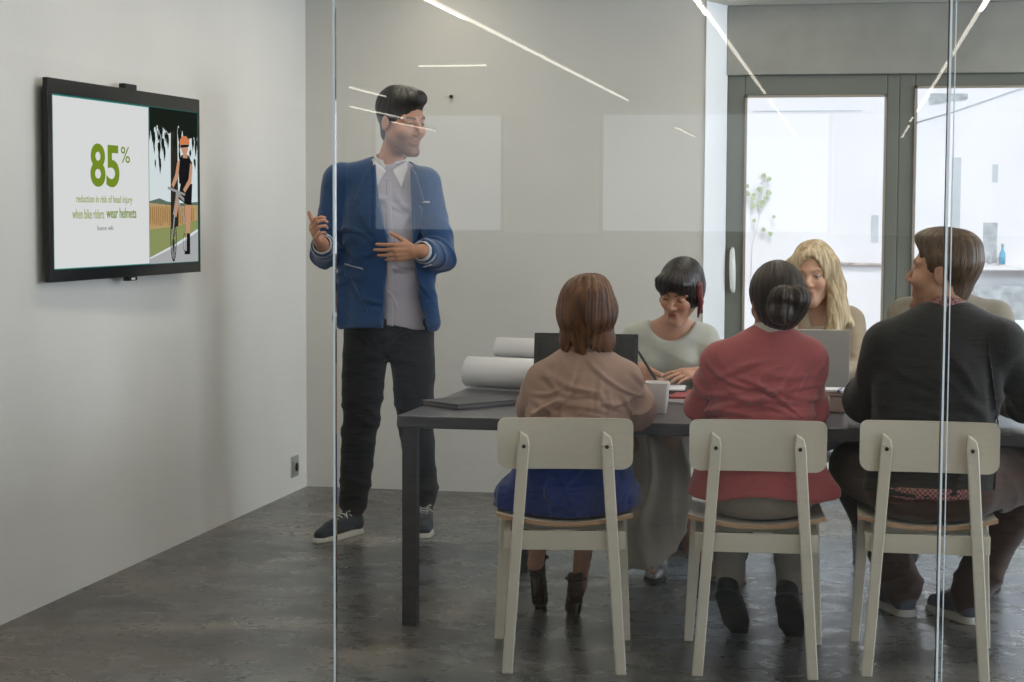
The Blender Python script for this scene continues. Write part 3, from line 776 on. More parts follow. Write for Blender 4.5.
def creases(seed, F, reg, n, ang=(0, 20), ln=(.08, .2), wid=(.008, .014), amp=(.004, .009), curve=1.5, side=1):
    """hand-laid drag lines on the side of the cloth that faces F.f, inside reg = (r0, r1, u0, u1)"""
    r = random.Random(seed)
    L = [(r.uniform(reg[0], reg[1]), r.uniform(reg[2], reg[3]), math.radians(r.gauss(*ang)), r.uniform(*ln), r.uniform(*wid), r.uniform(*amp), r.gauss(0, curve)) for _ in range(n)]
    def f(P):
        x, y, z = F.loc(P[:, 0], P[:, 1], P[:, 2]); o = np.zeros(len(P))
        for x0, z0, a, l, w, am, cv in L:
            u = (x-x0)*math.cos(a)+(z-z0)*math.sin(a); v = -(x-x0)*math.sin(a)+(z-z0)*math.cos(a)-cv*u*u
            w2 = w*(.7+.6*np.clip(u/l+.5, 0, 1))
            o += am*(np.exp(-(v/w2)**2)-.75*np.exp(-((v+1.7*w2)/(w2*1.1))**2))*np.exp(-(u/(l*.55))**4)
        return o*np.clip((y*side+.02)/.04, 0, 1)
    return f
def obj_from(name, P, Q, mat, parent=None, col=None):
    me = np_mesh(name, P, Q); 
    if mat is not None: me.materials.append(mat)
    if col is not None:
        a = me.color_attributes.new('Col', 'FLOAT_COLOR', 'POINT'); c = np.ones((len(P), 4), np.float32); c[:, :3] = col; a.data.foreach_set('color', c.ravel())
    o = bpy.data.objects.new(name, me); return link(o, parent)
def grow(prims_k, h, pad=.02, extra=()):
    """Vol big enough for [(prims, k), ...]"""
    fl = []
    for p, k in prims_k: fl += p if isinstance(p, list) else [p]
    v = Vol(np.min([p.lo for p in fl], 0)-pad, np.max([p.hi for p in fl], 0)+pad, h)
    for p, k in prims_k: v.add(p, k)
    return v

M['skin'] = principled('skin', rough=.5, attr='Col', var=.06, vscale=40, spec=.35)
def hair_mat(name, c1, c2, rough=.38, scale=1.0):
    return principled(name, srgb(*c1), rough, col2=srgb(*c2), vscale=26*scale, stretch=(2.6, 2.6, .22), detail=5, bump=.5, bscale=60, bstretch=(4, 4, .3), spec=.5)
def cloth(name, rgb, rough=.85, bump=.25, bscale=420, var=.05, sheen=.1, vscale=9): return principled(name, srgb(*rgb), rough, var=var, vscale=vscale, bump=bump, bscale=bscale, sheen=sheen, spec=.3)

# ---- head and hands
def scaled(F, s): return (lambda c, r: ell(tuple(np.array(c)*s), tuple(np.array(r)*s), F)), (lambda X, Y, Z: tuple(q/s for q in F.loc(X, Y, Z)))
def head_ops(F, s=1.0, fem=False):
    e = lambda c, r: ell(tuple(np.array(c)*s), tuple(np.array(r)*s), F)
    g = lambda a, b, r0, r1=None: seg(tuple(np.array(a)*s), tuple(np.array(b)*s), r0*s, None if r1 is None else r1*s, F)
    jw = .9 if fem else 1.0
    add = [(e((0, -.014, .036), (.075, .095, .084)), .01), (e((0, .028, -.030), (.060*jw, .062, .080)), .03),
           ([g((q*.050*jw, .000, -.058), (q*.014, .066, -.104), .019, .016) for q in (-1, 1)], .03), (g((-.010, .072, -.106), (.010, .072, -.106), .017), .02),
           ([g((q*.012, .083, .024), (q*.048, .066, .022), .010, .009) for q in (-1, 1)], .016), ([e((q*.040*jw, .058, -.028), (.024, .026, .024)) for q in (-1, 1)], .02)]
    cut = [([e((q*.033, .098, .002), (.019, .020, .012)) for q in (-1, 1)], .014)]
    add2 = [([e((q*.032, .073, .001), (.0135, .0130, .0125)) for q in (-1, 1)], .003),
            ([g((0, .084, .012), (0, .108, -.026), .0070, .0095), g((0, .107, -.027), (0, .096, -.037), .009, .007)], .010), ([e((q*.0115, .094, -.034), (.0075, .010, .0075)) for q in (-1, 1)], .006),
            ([g((-.018, .078, -.0615), (.018, .078, -.0615), .005), g((-.010, .0845, -.0595), (.010, .0845, -.0595), .0065)], .008), (g((-.013, .081, -.073), (.013, .081, -.073), .0082), .007)]
    cut2 = [(g((-.021, .094, -.0665), (.021, .094, -.0665), .0030), .004), (e((0, .104, -.088), (.026, .012, .009)), .012)]
    ears = [([e((q*.0755, -.010, -.004), (.0085, .020, .031)) for q in (-1, 1)], .006)]
    earc = [([e((q*.0865, -.004, -.002), (.008, .010, .017)) for q in (-1, 1)], .005)]
    return add, cut, add2+ears, cut2+earc
def head_colors(P, F, skin, s=1.0, lip=(150, 84, 76), brow=None, stubble=None, blush=0, closed=False, iris=(70, 50, 40)):
    x, y, z = F.loc(P[:, 0], P[:, 1], P[:, 2]); x, y, z = x/s, y/s, z/s
    C = np.tile(np.array(skin[:3]), (len(P), 1))
    def mixin(m, c): C[:] = C*(1-m[:, None])+np.array(c[:3])*m[:, None]
    sm = lambda v, a, b: np.clip((v-a)/(b-a), 0, 1)
    near = (np.abs(x) < .095) & (y > -.06) & (y < .14) & (z > -.15) & (z < .13)
    if stubble is not None:
        m = sm(y, -.025, .045)*sm(-z, .022, .075)*near*(z > -.135)*.66
        m *= 1-sm(.010-np.abs(z+.0665)-np.abs(x)*.2, 0, .006)*(np.abs(x) < .024)*(y > .06)
        m = np.maximum(m, sm(y, .07, .085)*sm(-z, .042, .048)*sm(z, -.062, -.055)*(np.abs(x) < .03)*.6*near)
        mixin(m, stubble)
    mixin(np.exp(-((x/.021)**2+((z+.0667)/.0105)**2)**2)*(y > .068)*near*.9, srgb(*lip))
    for q in (-1, 1):
        if blush: mixin(np.exp(-(((x-q*.042)/.02)**2+((z+.03)/.018)**2))*(y > .03)*near*blush, srgb(196, 108, 96))
        dx, dz = (x-q*.032), z-.001
        eye = ((dx/.0140)**2+((dz+.0008)/.0043)**2 < 1) & (not closed) & (y > .07) & near
        C[eye] = srgb(186, 176, 168)[:3]
        C[eye & (dx**2+dz**2 < .0060**2)] = srgb(*iris)[:3]
        lid = ((dx/.0165)**2+((dz-(.0030 if not closed else -.004))/(.0036 if not closed else .0028))**2 < 1) & (y > .066) & near & ~eye
        C[lid] = C[lid]*.35+np.array(srgb(60, 40, 34)[:3])*.65*.6
        if brow is not None:
            bz = .021+.006*(1-((np.abs(x)-.034)/.022)**2)
            m = np.exp(-((z-bz)/.0048)**4)*sm(np.abs(x), .010, .016)*sm(-np.abs(x), -.058, -.048)*(np.sign(x) == q)*(y > .04)*near*.85
            mixin(m, srgb(*brow))
    return C
def hand_ops(wr, d, tu, pn, curls=(.35, .4, .45, .5), spread=.06, thumb=(.5, .75, .35), s=1.0, tcurl=.2):
    """wrist, direction to the knuckles, thumb side, palm normal"""
    d = unit(d); tu = unit(np.asarray(tu)-d*np.dot(tu, d)); c = np.cross(d, tu); pn = c if np.dot(c, pn) > 0 else -c
    F = Fr(wr, d, -pn)                        # F.u is the back of the hand
    q = 1 if np.dot(F.r, tu) > 0 else -1
    P = lambda t, a, n: np.asarray(wr)+d*a*s+tu*t*s+pn*n*s
    ops = [([seg(P(.0, -.03, 0), P(.0, .01, 0), .027*s, .026*s)], .01),
           ([seg(P(.022, .03, 0), P(.030, .082, 0), .0145*s, .0125*s), seg(P(.007, .02, -.002), P(.010, .088, -.002), .0155*s, .013*s),
             seg(P(-.010, .02, -.002), P(-.010, .084, -.001), .0155*s, .0125*s), seg(P(-.020, .025, 0), P(-.028, .074, 0), .0145*s, .0115*s)], .012)]
    L = [(.042, .026, .021), (.046, .029, .022), (.042, .027, .021), (.033, .021, .018)]
    base = [(.030, .084), (.010, .090), (-.010, .086), (-.028, .076)]
    for i in range(4):
        p = P(*base[i], 0); ang_ = 0; sp = spread*(1.5-i); r = .0092 if i < 3 else .0080
        fl = []
        for j, l in enumerate(L[i]):
            ang_ += curls[i]*(1.0 if j == 0 else 1.15)
            dd = unit((d*math.cos(sp)+tu*math.sin(sp))*math.cos(ang_)+pn*math.sin(ang_)); p2 = p+dd*l*s
            fl.append(seg(p, p2, (r-.0009*j)*s, (r-.0009*(j+1))*s)); p = p2
        ops.append((fl, .004))
    a, b, cc = thumb; t1 = unit(d*a+tu*b+pn*cc); p0 = P(.020, .022, .004); p1 = p0+t1*.044*s
    t2 = unit(t1+d*tcurl+pn*tcurl*.5); p2 = p1+t2*.034*s; t3 = unit(t2+d*tcurl); p3 = p2+t3*.026*s
    ops.append(([seg(p0, p1, .0150*s, .0115*s), seg(p1, p2, .0112*s, .0098*s), seg(p2, p3, .0098*s, .0078*s)], .006))
    return ops

def person(J, F, skin, label, h=.005, s=1.0, fem=False, face={}, girth=1.0, group=None, handL={}, handR={}):
    """J: joints in metres; the one continuous body surface"""
    j = dict(J)
    HF = J['HF']; ax = unit(j['shR']-j['shL']); axp = unit(j['hipR']-j['hipL'])
    g = girth
    ops = []
    mid = (j['pel']+j['chest'])/2
    ops.append((trunk([j['pel']-V(0, 0, .03), j['pel']+V(0, 0, .05), mid, j['chest'], j['chest']+(j['neck']-j['chest'])*.55], [.145*g, .140*g, .118*g, .140*g, .125*g], [.095*g, .092*g, .082*g, .095*g, .075*g], unit(ax+axp)), .03))
    if fem: ops.append(([ell(tuple(Fr(j['chest'], np.cross((0, 0, 1), ax)).p(q*.07, .075, -.01)), (.052, .05, .052)) for q in (-1, 1)], .03))
    ops.append(([seg(j['shL'], j['neck']+(j['shL']-j['neck'])*.25, .047*g, .045*g), seg(j['shR'], j['neck']+(j['shR']-j['neck'])*.25, .047*g, .045*g)], .04))
    nt = HF.p(0, -.018*s, -.05*s)
    ops.append((limb([j['neck']-V(0, 0, .03), j['neck']+(nt-j['neck'])*.4, nt], [.062*g if not fem else .055, .053*g if not fem else .045, .052*g if not fem else .046]), .035))
    for sd in 'LR':
        sh, el, wr = j['sh'+sd], j['el'+sd], j['wr'+sd]
        ops.append((limb([sh, sh+(el-sh)*.45, el], [.047*g, .043*g, .036*g]), .03))
        ops.append((limb([el, el+(wr-el)*.3, wr], [.037*g, .037*g, .0255*s]), .012))
        hp, kn, an = j['hip'+sd], j['kn'+sd], j['an'+sd]
        ops.append((limb([hp, hp+(kn-hp)*.5, kn], [.086*g, .073*g, .053*g]), .03))
        shn = unit(an-kn); back = -unit(J.get('toe'+sd, an+F)-an)
        ops.append((limb([kn, kn+(an-kn)*.3+back*.012, kn+(an-kn)*.7, an], [.052*g, .053*g, .037*g, .031*g]), .015))
        if 'toe'+sd in J:
            to = j['toe'+sd]; fd = unit(to-an)
            ops.append((limb([an+V(0, 0, -.012), an+(to-an)*.45+V(0, 0, -.008), to], [.027*s, .022*s, .013*s]), .015))
    a1, c1, a2, c2 = head_ops(HF, s, fem)
    ho = []
    for sd, hd in (('L', handL), ('R', handR)):
        wr, el = j['wr'+sd], j['el'+sd]; d = hd.get('d', wr-el)
        tu = hd.get('tu', ax*(1 if sd == 'L' else -1)); pn = hd.get('pn', V(0, 0, -1))
        ho += hand_ops(wr+unit(d)*.02, d, tu, pn, s=min(s, 1.0)*(.92 if fem else 1.0), **{k: v for k, v in hd.items() if k not in ('d', 'tu', 'pn')})
    allp = ops+a1+a2+ho
    fl = []
    for p, k in allp: fl += p if isinstance(p, list) else [p]
    lo = np.min([p.lo for p in fl], 0)-.02; hi = np.max([p.hi for p in fl], 0)+.02; lo[2] = max(lo[2], -.01)
    v = Vol(lo, hi, h)
    for p, k in a1: v.add(p, k)
    for p, k in c1: v.cut(p, k)
    for p, k in a2: v.add(p, k)
    for p, k in c2: v.cut(p, k)
    for p, k in ops: v.add(p, k)
    for p, k in ho: v.add(p, k)
    P, Q = v.mesh(1)
    C = head_colors(P, HF, srgb(*skin), s, **face)
    o = obj_from('person', P, Q, M['skin'], None, C)
    tag(o, label, 'person', group)
    return o
def garment(name, ops, mat, parent, h=.006, cuts=(), clips=(), wr=(), smooth=2, keep=False):
    """ops [(prims,k)], cuts likewise, wr: functions P,N -> displacement"""
    v = grow(ops, h)
    for p, k in cuts: v.cut(p, k)
    for c in clips: v.clip(c)
    P, Q = v.mesh(smooth)
    if wr:
        N = normals(P, Q); dsp = sum(w(P) for w in wr); P = P+N*dsp[:, None]; P = lap(P, Q, .35)
    for c in clips:
        if getattr(c, 'rests', False): P[:, 2] += np.clip(c(P[:, 0], P[:, 1], P[:, 2]), 0, .06)
    o = obj_from(name, P, Q, mat, parent)
    return (o, v) if keep else o
def polyfn(poly, F, ymin=None, ymax=None):
    """signed distance to a polygon in the (r, u) plane of frame F, as a prism along f"""
    pg = np.asarray(poly, float)
    def fn(X, Y, Z):
        x, y, z = F.loc(X, Y, Z)
        d = np.full(np.broadcast(x, z).shape, 1e9, np.float32); sgn = np.ones(d.shape, np.float32)
        n = len(pg); k = n-1
        for i in range(n):
            e = pg[k]-pg[i]; wx, wz = x-pg[i][0], z-pg[i][1]
            t = np.clip((wx*e[0]+wz*e[1])/(e@e), 0, 1); bx, bz = wx-e[0]*t, wz-e[1]*t
            d = np.minimum(d, bx*bx+bz*bz)
            c1, c2, c3 = z >= pg[i][1], z < pg[k][1], e[0]*wz > e[1]*wx
            fl = (c1 & c2 & c3) | (~c1 & ~c2 & ~c3); sgn = np.where(fl, -sgn, sgn); k = i
        r = np.sqrt(d)*sgn
        if ymin is not None: r = np.maximum(r, ymin-y)
        if ymax is not None: r = np.maximum(r, y-ymax)
        return r
    return fn
def patch(name, vol, off, poly, F, mat, parent, ymin=None, ymax=None, smooth=1, thick=.012):
    """a flat piece (lapel, pocket, placket) lying `off` above the surface of vol, cut to a polygon"""
    v = vol.copy(off)
    v.d = np.maximum(v.d, -(vol.d+np.float32(thick)))
    v.clip(polyfn(poly, F, ymin, ymax)); P, Q = v.mesh(smooth)
    if not len(Q): print('EMPTY PATCH', name); return None
    return obj_from(name, P, Q, mat, parent)
def sleeve(sh, el, wr, r, end=.92, k=.02, drop=.0):
    """tapering sleeve ops ending short of the wrist"""
    sh, el, wr = (np.asarray(q, float) for q in (sh, el, wr)); e = el+(wr-el)*end
    return [(limb([sh, sh+(el-sh)*.5, el], [r[0], r[1], r[2]]), k), (limb([el, el+(e-el)*.5, e], [r[2], (r[2]+r[3])/2, r[3]]), .028)]
def flat_end(a, b):
    """clip plane that trims everything beyond b, seen from a"""
    n = unit(np.asarray(b, float)-np.asarray(a, float)); b = np.asarray(b, float)
    return lambda X, Y, Z: (X-b[0])*n[0]+(Y-b[1])*n[1]+(Z-b[2])*n[2]
def shoe(parent, heel, toe, L, mats, style='sneaker', up=(0, 0, 1), h=.004, w=1.0):
    """heel: back of the sole on the ground; toe: direction"""
    F = Fr(heel, np.asarray(toe, float), up); e = lambda c, r: ell(c, r, F); g = lambda a, b, r0, r1=None: seg(a, b, r0, r1, F)
    q = L/.28
    if style == 'pump':     # high heel: foot slopes from raised heel to toe
        H = .085
        up_ = [([g((0, .028, H+.020), (0, .10, H*.55+.022), .027, .030), g((0, .10, H*.55+.022), (0, .165, .024), .030, .030), g((0, .165, .024), (0, .215, .016), .028, .014)], .02), (g((0, .020, H+.03), (0, .026, H+.075), .026, .030), .02)]
        o = garment('shoe', up_, mats[0], parent, h, cuts=[([e((0, .06, H+.085), (.024, .055, .05)), g((0, .05, H+.05), (0, .11, H*.6+.05), .020)], .004)], clips=[lambda X, Y, Z: -(F.loc(X, Y, Z)[2]-.003)])
        m = MB(); m.tube([F.p(0, .022, H+.012), F.p(0, .014, H*.6), F.p(0, .010, .03), F.p(0, .010, .0)], [.017, .0085, .006, .007], 12); m.build('heel', mats[1], o)
        m = MB()
        pr = [(-.02, H-.004), (.03, H-.004), (.09, H*.5), (.14, .006), (.22, .001), (.22, .007), (.14, .014), (.09, H*.5+.010), (.03, H+.006), (-.0, H+.006)]
        m.prism([(a_, b_) for a_, b_ in pr], -.022, .022, 'x'); b_ = m.build('sole', mats[1], o, M4=Matrix(((F.r[0], F.f[0], F.u[0], F.o[0]), (F.r[1], F.f[1], F.u[1], F.o[1]), (F.r[2], F.f[2], F.u[2], F.o[2]), (0, 0, 0, 1))))
        m = MB(); n = 20
        m.tube([F.p(.034*math.cos(2*math.pi*k/n), .032+.036*math.sin(2*math.pi*k/n), H+.072) for k in range(n+1)], .0045, 8); m.build('ankle_strap', mats[0], o)
        return o
    if style == 'flat':
        up_ = [([g((0, .035, .034), (0, .10, .034), .033, .038), g((0, .10, .034), (0, .20*q, .028), .040, .040), g((0, .20*q, .028), (0, .255*q-.015, .022), .038, .018)], .02), (g((0, .034, .05), (0, .04, .075), .034, .036), .02)]
        cuts = [(e((0, .065, .105), (.032, .06, .05)), .005)]
    else:
        up_ = [([e((0, .088, .100), (.029, .034, .036)), g((0, .040, .045), (0, .10, .062), .036, .042), g((0, .10, .062), (0, .19*q, .040), .042, .041), g((0, .19*q, .038), (0, .25*q, .030), .041, .027)], .02), (g((0, .040, .06), (0, .055, .095), .036, .040), .025)]
        cuts = [(g((0, .045, .14), (0, .06, .105), .033), .006)]
    o = garment('shoe', up_, mats[0], parent, h, cuts=cuts, clips=[lambda X, Y, Z: -(F.loc(X, Y, Z)[2]-.012)])
    out = [([g((0, .036, .0), (0, .10, .0), .040*w, .042*w), g((0, .10, .0), (0, .19*q, .0), .042*w, .047*w), g((0, .19*q, 0), (0, .252*q, 0), .047*w, .032*w)], .01)]
    th = .028 if style == 'sneaker' else .013
    garment('sole', out, mats[1], o, h, clips=[lambda X, Y, Z: np.abs(F.loc(X, Y, Z)[2]-th/2)-th/2])
    if style == 'sneaker':
        m = MB()
        for t in range(4):
            y0 = .108+t*.020*q; z0 = .107-t*.0075
            m.tube([F.p(-.030, y0-.004, z0-.018), F.p(-.012, y0+.003, z0+.003), F.p(.012, y0-.003, z0+.003), F.p(.030, y0+.004, z0-.018)], .0032, 6)
        for sd in (-1, 1):
            m.tube([F.p(0, .10, .112), F.p(sd*.018, .104, .126), F.p(sd*.032, .118, .112), F.p(sd*.012, .112, .112), F.p(0, .10, .112)], .0026, 6)
            m.tube([F.p(0, .10, .112), F.p(sd*.022, .13, .106), F.p(sd*.038, .145, .088)], .0024, 6)
        m.build('laces', mats[2], o)
    return o
# ------------------------------------------------------------ people
UP = V(0, 0, 1)
def seat_clip(loc, rz):
    c, s = math.cos(rz), math.sin(rz)
    def fn(X, Y, Z):
        x = (X-loc[0])*c+(Y-loc[1])*s; y = -(X-loc[0])*s+(Y-loc[1])*c
        u = x/.212; t = np.clip((y-.055)/.43, 0, 1)
        top = .4530+.030*u*u*(1-.25*t)+.016*(1-t)**3+.004*t
        ins = (np.abs(x) < .236) & (y > .03) & (y < .51) & (Z > .36)
        return np.where(ins, top-Z, -1.0)
    fn.rests = True
    return fn
def rests(fn): fn.rests = True; return fn
def J_(**k): return {a: (b if isinstance(b, Fr) else np.asarray(b, float)) for a, b in k.items()}
def shoulders(j, r, kk=.04, rise=0):
    n = j['neck']+V(0, 0, rise)
    return ([seg(j['sh'+s], n+(j['sh'+s]-n)*.28, r, r*.88) for s in 'LR'], kk)
def chest_ops(j, rows, k=.03):
    """rows: (height along pelvis->neck 0..1, half-width, half-depth)"""
    ax = unit(j['shR']-j['shL']); a, b, c = j['pel'], j['chest'], j['neck']; tc = .55
    pts = [(a+(b-a)*(t/tc) if t < tc else b+(c-b)*((t-tc)/(1-tc))) for t, _, _ in rows]
    return (trunk(pts, [q[1] for q in rows], [q[2] for q in rows], ax), k)
def sleeves(j, r, end=.92, parts='LR'):
    out = []
    for s in parts: out += sleeve(j['sh'+s], j['el'+s], j['wr'+s], r, end)
    return out
def sleeve_folds(j, amp, seed, freq=70, sides='LR', reach=.085):
    """folds gathered round each elbow"""
    fs = []
    for i, s in enumerate(sides):
        el, sh, wr = j['el'+s], j['sh'+s], j['wr'+s]
        def f(P, el=el, ax=unit(wr-sh), i=i):
            d = np.linalg.norm(P-el, axis=1); w = np.exp(-(d/(reach*1.3))**2)
            return folds(P, freq, ax, amp, seed+i*5)*w
        fs.append(f)
    return fs
def all_folds(amp, seed, freq=34, axis=(.3, 0, 1), stretch=.3): return lambda P: folds(P, freq, axis, amp, seed, stretch=stretch)
def zfade(f, z0, z1): return lambda P: f(P)*np.clip((P[:, 2]-z0)/(z1-z0), 0, 1)
def hair(name, F, ops, mat, parent, h=.0035, cuts=(), clips=(), strand=.003, n=22, seed=0, smooth=1, clump=.0, vert=1.0):
    def st(P):
        x, y, z = F.loc(P[:, 0], P[:, 1], P[:, 2]); th = np.arctan2(x, -y)
        w = noise(np.stack([x, y, z], 1), 18, seed)*.6
        v = np.sin(n*th+w*2+z*6*vert)*.5+np.sin(n*2.3*th+1.3+w*3-z*9*vert)*.35+np.sin(n*3.7*th+w*2)*.2
        return strand*v+clump*noise(np.stack([x, y, z], 1), 60, seed+3)
    return garment(name, ops, mat, parent, h, cuts=cuts, clips=clips, wr=[st], smooth=smooth)
def pants(j, r, pel=(.165, .125), hem=.93, k=.03, flare=None, drop=.04):
    """trousers ops: seat and two legs, r = hip, mid thigh, knee, shin, hem"""
    ops = [(trunk([j['pel']+V(0, 0, -drop), j['pel']+V(0, 0, .04), j['pel']+V(0, 0, .09)], [pel[0], pel[0]*.97, pel[0]*.9], [pel[1], pel[1], pel[1]*.92], unit(j['hipR']-j['hipL'])), k)]
    for s in 'LR':
        hp, kn, an = j['hip'+s], j['kn'+s], j['an'+s]; e = kn+(an-kn)*hem
        ops.append((limb([hp, hp+(kn-hp)*.5, kn, kn+(e-kn)*.5, e], r[0:5], 5), k))
    return ops
def ring(parent, name, c, axis, r, t, mat, n=28, ry=None):
    F = Fr(c, np.cross(axis, (0.123, .3, .77)), axis); m = MB(); ry = ry or r
    m.tube([F.p(r*math.cos(2*math.pi*k/n), ry*math.sin(2*math.pi*k/n), 0) for k in range(n+1)], t, 8, cap=False); return m.build(name, mat, parent)
def tube_shell(name, a, b, ra, rb, mat, parent, h=.004, thick=.004):
    """open cuff or collar: a band between a and b"""
    a = np.asarray(a, float); b = np.asarray(b, float); n = 28; F = Fr(a, np.cross(b-a, (.13, .31, .77)), b-a); L = np.linalg.norm(b-a); m = MB(); v = []; f = []
    for (r, z) in ((ra, 0), (rb, L), (rb-thick, L), (ra-thick, 0)):
        v += [F.p(r*math.cos(2*math.pi*k/n), r*math.sin(2*math.pi*k/n), z) for k in range(n)]
    for q in range(4):
        for k in range(n): f.append((q*n+k, q*n+(k+1) % n, ((q+1) % 4)*n+(k+1) % n, ((q+1) % 4)*n+k))
    return m.add(v, f, True).build(name, mat, parent)

# ============ the presenter, standing
def presenter():
    HF = head_frame((-1.908, 7.545, 1.808), -124, -9, 3)
    j = J_(pel=(-1.985, 7.63, .96), chest=(-2.0, 7.60, 1.34), neck=(-1.985, 7.60, 1.615), HF=HF,
           shR=(-2.205, 7.61, 1.560), shL=(-1.815, 7.57, 1.545), elR=(-2.262, 7.60, 1.245), wrR=(-2.215, 7.375, 1.285),
           elL=(-1.738, 7.55, 1.240), wrL=(-1.765, 7.31, 1.262), hipR=(-2.085, 7.63, .94), hipL=(-1.895, 7.65, .94),
           knR=(-2.103, 7.58, .51), knL=(-1.890, 7.72, .51), anR=(-2.150, 7.62, .105), anL=(-1.880, 7.84, .105), toeR=(-2.225, 7.46, .045), toeL=(-1.83, 7.67, .045))
    o = person(j, V(.1, -1, 0), (186, 138, 112), 'standing man in a blue blazer and dark trousers gesturing beside the wall television', h=.0042, s=1.12, girth=1.0,
               face=dict(stubble=srgb(92, 72, 62), brow=(38, 30, 26), lip=(140, 92, 80), iris=(60, 46, 38)),
               handR=dict(d=(-.10, -.80, .50), tu=(-.42, .25, .85), pn=(.85, .1, .35), curls=(.75, .85, .92, 1.0), spread=.035, thumb=(.75, .75, .05), tcurl=.05),
               handL=dict(d=(-.93, -.28, -.06), tu=(-.1, -.1, 1), pn=(.1, 1, .1), curls=(.22, .26, .30, .34), spread=.05, thumb=(.70, .62, .25)))
    navy = cloth('dark_navy_cotton', (19, 21, 27), .8, var=.15, bump=.2)
    p = pants(j, (.100, .096, .080, .072, .066), pel=(.166, .118), hem=.90, drop=.03)
    garment('trousers', p, navy, o, .006, clips=[lambda X, Y, Z: Z-1.02], wr=[all_folds(.004, 3, 30, (.2, .2, 1)), lambda P: folds(P, 44, (.25, .1, 1), .017, 8)*np.clip((.34-P[:, 2])/.2, 0, 1), lambda P: folds(P, 42, (.5, 0, 1), .012, 5)*np.exp(-((P[:, 2]-.54)/.13)**2), creases(4, Fr((-1.985, 7.63, 0), (0, -1, 0)), (-.18, .18, .76, .92), 9, (25, 30), (.06, .14))])
    # shirt
    sm = principled('lilac_grey_shirt', srgb(168, 164, 174), .85, var=.03, bump=.25, bscale=500)
    rows = [(-.30, .182, .122), (-.06, .180, .120), (.12, .174, .117), (.35, .168, .114), (.6, .178, .114), (.8, .165, .100), (.92, .110, .080)]
    FJ = Fr((-1.985, 7.60, 0), (.1, -1, 0))
    so, sv = garment('shirt', [chest_ops(j, rows), shoulders(j, .056, .05)], sm, o, .005, clips=[lambda X, Y, Z: (.925+.012*np.sin(X*22+1))-Z], wr=[all_folds(.005, 21, 26, (.35, 0, 1), .3), creases(22, Fr((-1.985, 7.60, 0), (.1, -1, 0)), (-.16, .05, 1.0, 1.5), 14, (30, 40), (.08, .2), amp=(.003, .006))], keep=True)
    patch('placket', sv, .004, [(-.038, .93), (-.008, .93), (-.012, 1.30), (-.005, 1.57), (-.030, 1.57), (-.040, 1.30)], FJ, sm, so, ymin=.02)


    # collar: stand round the neck and two points
    wm = principled('white_collar', srgb(204, 202, 204), .8, bump=.2, bscale=500)
    nb = j['neck']; nt = HF.p(0, -.018, -.05); na = unit(nt-nb)
    cv = grow([(seg(nb-na*.02, nb+na*.10, .073, .064), 0)], .0038, pad=.06)
    inner = seg(nb-na*.05, nb+na*.14, .066, .058)
    cv.cut(inner, .002)
    FC = Fr(nb, (.35, -1, 0)); 
    cv.clip(lambda X, Y, Z: np.maximum(FC.loc(X, Y, Z)[2]-(.056-.38*(FC.loc(X, Y, Z)[1]+.0)), -(FC.loc(X, Y, Z)[2]-(-.008-.32*(FC.loc(X, Y, Z)[1])))))
    cv.clip(lambda X, Y, Z: np.where(FC.loc(X, Y, Z)[1] > 0, .012-np.abs(FC.loc(X, Y, Z)[0])+np.clip(FC.loc(X, Y, Z)[2]*.55, -.02, .05), -1))
    P, Q = cv.mesh(1); col = obj_from('collar', P, Q, wm, so)
    for q in (-1, 1):
        patch('collar_point', sv, .010, [(q*.012-.018, 1.600), (q*.070-.018, 1.645), (q*.082-.018, 1.60), (q*.058-.018, 1.520)], FJ, wm, so, ymin=.0)
    # blazer
    bm = cloth('blue_blazer_cloth', (28, 66, 110), .72, bump=.15, bscale=380, var=.08, sheen=.3)
    rows = [(-.35, .226, .158), (-.08, .218, .152), (.1, .205, .138), (.33, .192, .130), (.58, .202, .132), (.78, .190, .112), (.93, .115, .088)]
    ops = [chest_ops(j, rows), shoulders(j, .066, .05)]+sleeves(j, (.074, .068, .062, .050), .86)
    ops.append(([seg((-2.20, 7.60, .96), (-2.17, 7.60, 1.2), .035, .03), seg((-1.775, 7.55, .95), (-1.81, 7.56, 1.2), .038, .03)], .06))
    v = grow(ops, .005)
    # the part opened up in front, and the hem
    full = v.copy()
    opening = polyfn([(.045, 1.75), (.050, 1.60), (-.022, 1.30), (.018, .80), (-.222, .80), (-.150, 1.05), (-.128, 1.30), (-.118, 1.60), (-.10, 1.75)], FJ, ymin=.015)
    hem = lambda X, Y, Z: (.915+.012*np.cos((X+1.98)*9))-Z
    v.clip(lambda X, Y, Z: -opening(X, Y, Z)); v.clip(hem)
    v.cut(limb([nb-na*.10, nb+na*.15], [.074, .080]), .006)
    for s in 'LR':
        e = j['el'+s]+(j['wr'+s]-j['el'+s])*.84; d = unit(j['wr'+s]-j['el'+s])
        v.cut(seg(e-d*.03, e+d*.08, .042), .003)
    P, Q = v.mesh(2); N = normals(P, Q)
    w = sum(f(P) for f in sleeve_folds(j, .020, 31, 56, reach=.11)+[all_folds(.005, 12, 22, (.5, 0, 1), .3), creases(13, FJ, (-.22, .22, 1.0, 1.42), 16, (15, 35), (.08, .2), amp=(.003, .007))])
    P = lap(P+N*w[:, None], Q, .35); jo = obj_from('blazer', P, Q, bm, o)
    lin = cloth('pale_lining', (176, 178, 188), .8); 
    for s in 'LR':
        el, wr = j['el'+s], j['wr'+s]
        tube_shell('cuff_lining', el+(wr-el)*.835, el+(wr-el)*.885, .0535, .0505, lin, jo)
        tube_shell('shirt_cuff', el+(wr-el)*.84, el+(wr-el)*1.03, .045, .0395, wm, so)
    v2 = full.copy(); v2.clip(hem)
